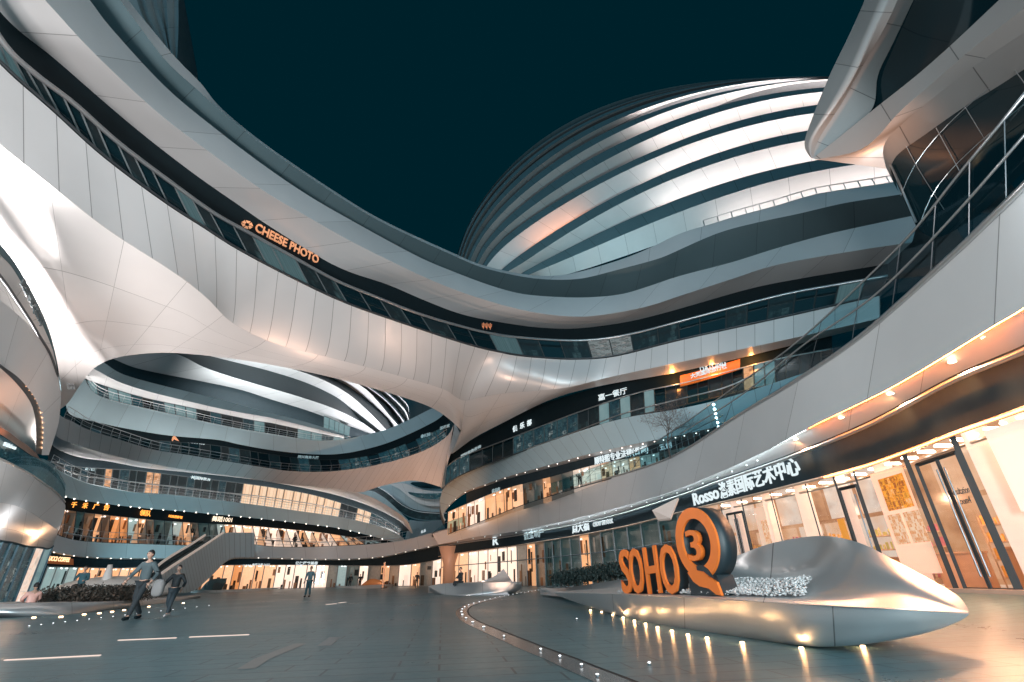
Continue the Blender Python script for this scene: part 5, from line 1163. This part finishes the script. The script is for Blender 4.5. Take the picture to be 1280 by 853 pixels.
sign(904, 624, 1005, 593, 20, dR(904, 624), dR(1005, 593), '洛素国际艺术中心', WLET, 'white lit Chinese characters on the navy board above the bright shop', bold=.012, hx=-3)
sign(717, 667.5, 738, 663, 12, dR(717, 667), dR(738, 663), '周大福', WLET, 'white lit Chinese characters on the navy board, above the hedge behind the orange letters', bold=.018)
sign(743, 659, 768, 654, 5.5, dR(743, 659), dR(768, 654), 'CHOW TAI FOOK', WLET2, 'small white Latin words right of the white Chinese characters above the hedge', bold=.02)
sign(656, 675.5, 681, 671, 10, dR(656, 675), dR(681, 671), '信宝地产', DIML, 'dim grey Chinese sign on the navy board, left of the white lit characters', bold=.02)
sign(617, 682, 624, 681, 10, dR(617, 682), dR(624, 681), 'R', WLET, 'single bright white letter on the navy board above the white lit shop', bold=.025)
dg = lambda x, y: fR2(ae(x, y)[0])+1.7
sign(745, 583, 812, 567, 11, dg(745, 583), dg(812, 567), '顺特熙专业法律(咨询)', WLET, 'bright white Chinese sign on the second storey, left of the bare tree', bold=.014)
sign(826, 564, 841, 560, 8, dg(826, 564), dg(841, 560), '五创', WLET2, 'short white Chinese sign below the bare tree twigs', bold=.014)
sign(616, 617, 626, 614, 5, dg(616, 617), dg(626, 614), '优品店', DIML, 'tiny dim sign at the left end of the second storey sign board', bold=.02)
d3 = lambda x, y: fR3(ae(x, y)[0])+1.5
for i, (x, y, ch) in enumerate(((642, 541, '俱'), (651, 537, '乐'), (660, 533.5, '部'))):
    sign(x, y, x+5.5, y-2, 7.5, d3(x, y), d3(x+5.5, y-2), ch, WLET, ['left', 'middle', 'right'][i]+' one of three separate bright white characters under the bridge', bold=.025)
sign(577, 573, 602, 560, 4, d3(577, 573), d3(602, 560), '国际商务咨询', DIML, 'small dim slanting Chinese sign at the left end of the window band under the bridge', bold=.02)
sign(749, 502, 785, 492.5, 8, d3(749, 502), d3(785, 492), '嘉一餐厅', WLET2, 'four thin white Chinese characters on the dark band under the bridge', bold=.01)
o = sign(864, 474, 909, 461, 6, d3(864, 474), d3(909, 461), '大同国际旅行社', WLET, 'white Chinese characters, lower line of the orange glowing sign', bold=.014)
o = sign(876, 466, 908, 457, 7, d3(876, 466), d3(908, 457), 'DATONG', WLET, 'white Latin word, upper line of the orange glowing sign', bold=.018)
# glowing board behind and above it
rA, rB = lift([(850, 470), (880, 462), (925, 449)], fR3, 1.55, 12), lift([(850, 484), (880, 476), (925, 462)], fR3, 1.55, 12)
o = grid('sign_board', [rA, rB, inward(rB, .03), inward(rA, .03)], plain('orange_lit_board', (.6, .15, .03), .5, emit=(1, .25, .03), es=.22)); tag(o, 'orange backlit board carrying the two-line white sign', 'sign')
c_ = P(892, 462, d3(892, 462)-.8); lamp('POINT', c_+[0, 0, .2], None, 260, (1, .38, .08), .15, name='sign_glow_lamp')
lamp('POINT', P(842, 474, d3(842, 474)-.8), None, 110, (1, .36, .08), .15, name='sign_glow_lamp'); lamp('POINT', P(940, 447, d3(940, 447)-.8), None, 130, (1, .36, .08), .15, name='sign_glow_lamp')
rA, rB = lift([(862, 450.5), (904, 440)], fR3, .4, 8), lift([(861, 462), (904, 451)], fR3, 1.2, 8)
tag(grid('light_panel', [rA, rB], glow('white_light_panel', (1, .85, .74), 1.0)), 'bright white light panel in the soffit right above the orange glowing sign', 'light panel')
# left-hand signs
dA = lambda x, y: fA2(ae(x, y)[0])+1.75
dF = fA2(-38)+1.7
for i, (x, ch) in enumerate(((87, '千'), (101, '禾'), (114.5, '广'), (128, '告'))):
    y = 634.5+i*1.1; sign(x, y, x+6.5, y+.6, 7.5, dA(x, y), dA(x+6.5, y), ch, GOLD, ['first', 'second', 'third', 'last'][i]+' of four spaced gold characters on the black sign band, upper left terrace', bold=.03, group=None)
sign(173, 644.5, 187, 646, 7.5, dA(173, 644), dA(187, 646), '领队', GOLD, 'dull gold two-character sign on the black band above the terrace rooms', bold=.02)
sign(210, 647, 227, 649, 3.5, dA(210, 647), dA(227, 649), '时尚摄影馆', GOLD, 'tiny gold line of characters in the middle of the black terrace sign band', bold=.02)
sign(264, 652, 289, 653.5, 7, dA(264, 652), dA(289, 653), '舞蹈1001', plain('pale_gold_letters', (.8, .7, .55), .4, emit=(1, .8, .6), es=1.2), 'pale gold sign ending in numerals on the black terrace sign band', bold=.014)
sign(51, 700.5, 85, 703, 6, fA1(-43)+2.3, fA1(-41)+2.3, 'BENUCCI COFFEE', plain('cream_letters', (.8, .6, .35), .4, emit=(1, .65, .35), es=1.6), 'cream Latin coffee shop sign on a brown board, lower left', bold=.014)
rA, rB = lift([(48, 694.5), (92, 699)], fA1, 2.45, 12), lift([(48, 704), (92, 706.5)], fA1, 2.45, 12)
tag(grid('sign_board', [rA, rB, inward(rB, .1), inward(rA, .1)], plain('copper_brown_board', (.35, .12, .05), .5, emit=(1, .3, .1), es=.12)), 'copper brown board behind the cream coffee shop lettering', 'sign')
sign(224, 552.5, 255, 556.5, 5.5, fA5(-35)+.4, fA5(-33)+.4, '九天国际文化', WLET2, 'white Chinese sign right of a small orange logo, seen through the oval opening', bold=.014)
bm = bmesh.new(); v = [bm.verts.new(P(x, y, fA5(-36)+.3)) for x, y in ((214, 548), (218, 544.5), (223.5, 551.5), (220, 550.5), (217, 549), (215, 551.5))]; bm.faces.new(v); r_ = bmesh.ops.extrude_face_region(bm, geom=bm.faces[:]); bmesh.ops.translate(bm, verts=[v for v in r_['geom'] if isinstance(v, bmesh.types.BMVert)], vec=(0, .1, 0))
tag(bmobj('logo_sign', bm, COPP), 'small orange swoosh logo left of a white sign, seen through the oval opening', 'logo')
sign(237, 599.5, 262, 602.5, 6, fA3(-33)-.7, fA3(-31)-.7, '·M|国际教育', WLET2, 'white sign starting with a large letter, on the dark band below the oval opening', bold=.014)
sign(105, 588, 135, 592, 5, fA3(-41)-.7, fA3(-39)-.7, '新世纪旗舰', DIML, 'dim calligraphic sign at the left end of the dark band below the oval opening', bold=.02)
sign(372, 573, 398, 574.5, 3.8, fA5(-24)+.4, fA5(-22)+.4, '同兴商务大厦', DIML, 'small dim grey characters on the dark band inside the oval opening', bold=.02)
sign(526, 548.5, 538, 545, 4.5, fA5(-12)+.3, fA5(-11)+.3, '●K88', DIML, 'small grey round logo and letters at the right end of the dark oval band', bold=.02)
sign(550, 538, 562, 534, 4, fA5(-9)+.3, fA5(-8)+.3, '国药堂', DIML, 'tiny grey sign at the right tip of the oval opening', bold=.02)
for x0, x1, y, h_, tx, lb_ in ((300, 313, 708, 6, '蜀山', 'large white lit characters on the far ground floor, left of the standing man'), (315, 337, 708, 3.5, '电器之家 DQZ', 'small white lit line next to large white characters on the far ground floor'), (369, 397, 706.5, 4.5, '亿仁医疗美容', 'white lit sign right behind the head of the standing man')):
    sign(x0, y, x1, y, h_, fA1(-25)+2.2, fA1(-25)+2.2, tx, WLET, lb_, bold=.025)
sign(424, 661, 446, 665, 3.5, fA2(-18)+1.5, fA2(-17)+1.5, '小资咖啡', WLET, 'bright white sign on the far second terrace near the centre', bold=.018)
sign(526, 667.5, 532, 665, 4, fA1(-10)-.3, fA1(-10)-.3, '名品', WLET, 'bright white sign above the far bend of the first terrace', bold=.018)
sign(20, 356, 47, 409, 13, fL(ae(20, 350)[0])-.2, fL(ae(45, 400)[0])-.2, '启迪书店(北京)', plain('dark_raised_letters', (.10, .13, .14), .5), 'steeply slanting raised Chinese sign on the white balcony at the far left', bold=.02, hx=0)
sign(0, 557, 15, 562, 5, 30.5, 31.5, 'S1Sxiroa', WLET2, 'small white Latin letters behind the balcony glass at the left edge of the photo', bold=.02)

# ============================================================ people
def skin_obj(name, pts, edges, radii, mat, parent, sub=2, root=0):
    me = bpy.data.meshes.new('tmp'); me.from_pydata([tuple(p) for p in pts], edges, [])
    o = bpy.data.objects.new('tmp', me); COL.objects.link(o)
    m = o.modifiers.new('s', 'SKIN'); m.use_smooth_shade = True
    for v, r in zip(me.skin_vertices[0].data, radii): v.radius = r if isinstance(r, tuple) else (r, r)
    me.skin_vertices[0].data[root].use_root = True
    s_ = o.modifiers.new('u', 'SUBSURF'); s_.levels = sub; s_.render_levels = sub
    dg = bpy.context.evaluated_depsgraph_get(); me2 = bpy.data.meshes.new_from_object(o.evaluated_get(dg)); me2.name = name
    bpy.data.objects.remove(o); me2.materials.clear(); return link(name, me2, mat, parent)
SKIN = plain('skin', (.45, .28, .21), .5); HAIR = plain('black_hair', (.012, .011, .012), .6)
def person(loc, face, h, label, top_, trs, pose='stand', shoes=None, hands=True, lean=0., pack=None, sleeve=True, hood=False):
    """a figure in metres, x right, y the way it faces; face = heading in degrees"""
    o = thing('person', label, 'person', tuple(loc)); k = h/1.75
    a = math.radians(face); ca_, sa_ = math.cos(a), math.sin(a)
    def T(p):
        x, y, z = p; x += lean*z; return np.array(loc)+k*np.array([x*ca_-y*sa_, x*sa_+y*ca_, z])
    if pose == 'stride':
        hipz = .92; lk, la_ = (-.10, .16, .50), (-.12, .30, .09); rk, ra2 = (.10, .02, .50), (.11, -.30, .10); le, lh = (-.30, -.10, 1.14), (-.33, .12, .90); re_, rh = (.31, .12, 1.15), (.27, .30, .98)
    elif pose == 'sit':
        hipz = .50; lk, la_ = (-.12, .42, .50), (-.13, .44, .09); rk, ra2 = (.12, .42, .50), (.13, .40, .09); le, lh = (-.27, .10, .78), (-.12, .33, .68); re_, rh = (.27, .10, .78), (.12, .33, .70)
    else:
        hipz = .93; lk, la_ = (-.11, .03, .50), (-.14, 0, .09); rk, ra2 = (.11, .03, .50), (.14, 0, .09); le, lh = (-.29, -.02, 1.15), (-.31, .06, .90); re_, rh = (.29, -.02, 1.15), (.31, .06, .90)
    dz = hipz-.93; z = lambda v: v+dz
    if pose == 'sit': le, lh, re_, rh = le, lh, re_, rh
    P_ = [(0, 0, hipz), (0, -.01, z(1.10)), (0, -.01, z(1.30)), (0, 0, z(1.44)), (0, .01, z(1.51)), (0, .02, z(1.56)),
          (-.09, 0, hipz-.04), lk, la_, (la_[0], la_[1]+.15, .035), (.09, 0, hipz-.04), rk, ra2, (ra2[0], ra2[1]+.15, .035),
          (-.17, 0, z(1.41)), le, lh, (.17, 0, z(1.41)), re_, rh]
    E_ = [(0, 1), (1, 2), (2, 3), (3, 4), (4, 5), (0, 6), (6, 7), (7, 8), (8, 9), (0, 10), (10, 11), (11, 12), (12, 13), (3, 14), (14, 15), (15, 16), (3, 17), (17, 18), (18, 19)]
    Rr = [.12, .11, .13, .09, .055, .055, .085, .058, .04, .035, .085, .058, .04, .035, .055, .042, .032, .055, .042, .032]
    sc = lambda r_: [r*k for r in r_]
    Pw = [T(p) for p in P_]
    body = skin_obj('body', Pw, E_, sc([r*.9 for r in Rr]), SKIN, o, 1)
    # head joined as part of the same figure mesh
    bm = bmesh.new(); bm.from_mesh(body.data)
    hc = T((0, .035, z(1.655)))
    g = bmesh.ops.create_uvsphere(bm, u_segments=20, v_segments=14, radius=1)
    Rm = Matrix.Rotation(a, 3, 'Z')
    for v in g['verts']:
        x, y, zz = v.co; wj = 1-.28*max(0, -zz)**1.2
        f = y*(1-.1*max(0, -zz)); nose = .20*math.exp(-((x/.16)**2+((zz+.12)/.20)**2)) if y > .6 else 0
        eye = -.05*(math.exp(-(((x-.38)/.16)**2+((zz-.12)/.12)**2))+math.exp(-(((x+.38)/.16)**2+((zz-.12)/.12)**2))) if y > .5 else 0
        v.co = Vector(hc)+Rm @ Vector((x*.076*k*wj, (f+nose+eye)*.095*k, zz*.118*k))
    for s_ in (-1, 1):
        g = bmesh.ops.create_uvsphere(bm, u_segments=8, v_segments=6, radius=1)
        for v in g['verts']: v.co = Vector(hc)+Rm @ Vector(((v.co.x*.012+s_*.078)*k, v.co.y*.02*k, v.co.z*.032*k))
    # hands: palm, four fingers, thumb
    if hands:
        for s_, hd, el_ in ((-1, 16, 15), (1, 19, 18)):
            w0 = Vector(Pw[hd]); dd = (w0-Vector(Pw[el_])).normalized(); sd = (Rm @ Vector((0, 1, 0))); sd = (sd-dd*sd.dot(dd)).normalized(); nn = dd.cross(sd)
            tube_into(bm, [w0-dd*.01*k, w0+dd*.04*k, w0+dd*.085*k], [.026*k, .036*k, .034*k], 8)
            for q, (of, ln) in enumerate(((-.026, .065), (-.009, .078), (.009, .072), (.025, .056))):
                b0 = w0+dd*.08*k+sd*of*k; m1 = b0+dd*ln*.55*k; m2 = m1+dd*ln*.4*k-nn*s_*.015*k*(-1); tube_into(bm, [b0, m1, m2], [.0095*k, .0085*k, .007*k], 6)
            b0 = w0+dd*.025*k+sd*.028*k; tube_into(bm, [b0, b0+(dd*.03+sd*.025)*k, b0+(dd*.055+sd*.03)*k], [.012*k, .01*k, .008*k], 6)
    bm.to_mesh(body.data); bm.free(); body.data.polygons.foreach_set('use_smooth', [True]*len(body.data.polygons))
    # eyes, brows, mouth
    bm = bmesh.new()
    for s_ in (-1, 1): box_into(bm, Vector(hc)+Rm @ Vector((s_*.029*k, .087*k, .016*k)), (.020*k, .008*k, .008*k), Rm); box_into(bm, Vector(hc)+Rm @ Vector((s_*.030*k, .086*k, .034*k)), (.030*k, .008*k, .006*k), Rm)
    box_into(bm, Vector(hc)+Rm @ Vector((0, .083*k, -.055*k)), (.040*k, .010*k, .007*k), Rm); bmobj('face_features', bm, plain('dark_features', (.05, .02, .02), .5), o)
    # hair
    bm = bmesh.new(); g = bmesh.ops.create_uvsphere(bm, u_segments=18, v_segments=12, radius=1)
    for v in g['verts']:
        x, y, zz = v.co; cut = -.35 if y < .25 else .38
        if zz < cut: zz = cut+(zz-cut)*.05; x *= .86; y *= .86
        v.co = Vector(hc)+Rm @ Vector((x*.088*k, (y*.103-.008)*k, (zz*.128+.008)*k))
    bmobj('hair', bm, HAIR, o, True)
    # clothes
    tp2 = [(0, 0, hipz+.02), (0, -.01, z(1.10)), (0, -.01, z(1.30)), (0, 0, z(1.44)), (-.17, 0, z(1.41)), le, tuple(np.array(le)*.25+np.array(lh)*.75), (.17, 0, z(1.41)), re_, tuple(np.array(re_)*.25+np.array(rh)*.75)]
    Et = [(0, 1), (1, 2), (2, 3), (3, 4), (4, 5), (5, 6), (3, 7), (7, 8), (8, 9)]
    rt5 = [(.165, .125), (.155, .125), (.175, .135), (.10, .09), .082, .06, .048, .082, .06, .048]
    if not sleeve: tp2[6] = tuple(np.array(le)*.95+np.array(lh)*.05); tp2[9] = tuple(np.array(re_)*.95+np.array(rh)*.05)
    skin_obj('jacket' if sleeve else 'shirt', [T(p) for p in tp2], Et, [(r[0]*k, r[1]*k) if isinstance(r, tuple) else r*k for r in rt5], top_, o, 2)
    tr = [(0, 0, hipz+.03), (-.09, 0, hipz-.04), lk, tuple(np.array(la_)+[0, 0, .0]), (.09, 0, hipz-.04), rk, tuple(np.array(ra2)+[0, 0, .0])]
    skin_obj('trousers', [T(p) for p in tr], [(0, 1), (1, 2), (2, 3), (0, 4), (4, 5), (5, 6)], sc([.135, .105, .078, .062, .105, .078, .062]), trs, o, 2)
    for nm, ak in (('shoe', la_), ('shoe', ra2)):
        skin_obj(nm, [T((ak[0], ak[1]-.05, .055)), T((ak[0], ak[1]+.06, .05)), T((ak[0], ak[1]+.17, .035))], [(0, 1), (1, 2)], sc([.05, .052, .038]), shoes or BLACK, o, 1)
    if pack is not None:
        bm = bmesh.new(); g = bmesh.ops.create_uvsphere(bm, u_segments=14, v_segments=10, radius=1)
        for v in g['verts']: s3 = [math.copysign(abs(c)**.6, c) for c in v.co]; v.co = Vector(T((0, -.24, z(1.18))))+Rm @ Vector((s3[0]*.17*k, s3[1]*.11*k, s3[2]*.24*k))
        bmobj('backpack', bm, pack, o, True)
    return o
GREY_T = plain('grey_marl_shirt', (.07, .10, .11), .8, noise=.5); DKT = plain('dark_trousers', (.018, .025, .03), .8); NAVYJ = plain('dark_jacket', (.012, .018, .022), .7)
man = G(166, 774.5); heading = 190
mp_ = person(man, 170, 1.80, 'man striding in a grey marl top and dark trousers at the left of the plaza', GREY_T, DKT, 'stride')
boy = G(209, 770.5); person(boy, 185, 1.42, 'boy in an open dark coat walking close beside the man in the grey top', NAVYJ, plain('dark_blue_trousers', (.02, .035, .045), .8), 'stride', plain('white_trainers', (.4, .4, .4), .6))
# white bag held between them
bc = (man+boy)/2; bc = P(198, 735, 18.7); bm = bmesh.new(); g = bmesh.ops.create_uvsphere(bm, u_segments=16, v_segments=12, radius=1)
for v in g['verts']: s3 = [math.copysign(abs(c)**.65, c) for c in v.co]; v.co = Vector(bc)+Vector((s3[0]*.16, s3[1]*.11, s3[2]*.23))
bg_ = bmobj('backpack', bm, plain('pale_canvas_bag', (.2, .2, .2), .8, noise=.2), None, True); tag(bg_, 'pale canvas backpack carried between the man and the boy', 'backpack')
bm = bmesh.new(); tube_into(bm, [bc+[.0, 0, .24], bc+[-.08, 0, .42], bc+[-.2, 0, .44]], .015, 5); bmobj('strap', bm, BLACK, bg_)
person(G(384, 746.5), 175, 1.78, 'man standing alone in a blue-grey jacket and teal trousers, far behind in the middle left', plain('blue_grey_jacket', (.10, .17, .20), .7), plain('teal_trousers', (.03, .09, .11), .7), 'stand')
person(P(37, 756, 25.6)-[0, 0, .55], 60, 1.62, 'person in a pink padded jacket with dark hair, sitting on the left planter', plain('pink_padded_jacket', (.72, .42, .36), .6, noise=.1), DKT, 'sit')
pc_ = P(97, 742, 32); pc_[2] = .45; person(pc_, 200, 1.7, 'person in a dark and blue patterned top sitting behind the brownish hedge', plain('blue_dark_top', (.04, .12, .15), .7, noise=.7), DKT, 'sit', hands=False)
pc2 = P(576, 729, 33); person(pc2-[0, 0, .42], 120, 1.7, 'person in dark clothes sitting on the grey boat-shaped planter in the middle', NAVYJ, DKT, 'sit', hands=False)
for x, y, lb_ in ((437, 735, 'left one of two dark figures standing far away before the lit shops'), (449, 735, 'right one of two dark figures standing far away before the lit shops')):
    g_ = P(x, y, 76); g_[2] = 0; person(g_, 180, 1.7 if x > 440 else 1.75, lb_, NAVYJ, DKT, 'stand', hands=False)
g_ = P(725, 607, fR(ae(725, 606)[0])+1.1); person(g_-[0, 0, .15], 200, 1.75, 'person in dark clothes standing behind the first terrace balustrade, above the hedge', NAVYJ, DKT, 'stand', hands=False)
g_ = P(367, 684, 84.6); person(g_, 200, 1.75, 'dark figure on the far first terrace, directly above the lone standing man', NAVYJ, DKT, 'stand', hands=False)
g_ = P(521, 728, 68); g_[2] = 0; person(g_, 200, 1.7, 'dark figure near the far shop entrance left of the warm column', NAVYJ, DKT, 'stand', hands=False)
pst = thing('lamp_post', 'slim pale post standing in front of the far ground floor shops', 'post', tuple(G(478, 738, 0)))
a_ = P(478, 737, 66); a_[2] = 0; bm = bmesh.new(); tube_into(bm, [a_, a_+[0, 0, 2.9]], .11, 8); bmobj('post', bm, plain('ochre_post', (.7, .5, .38), .5), pst); bm = bmesh.new(); tube_into(bm, [a_, a_+[0, 0, .1]], .2, 8); bmobj('foot_plate', bm, RAILD, pst)
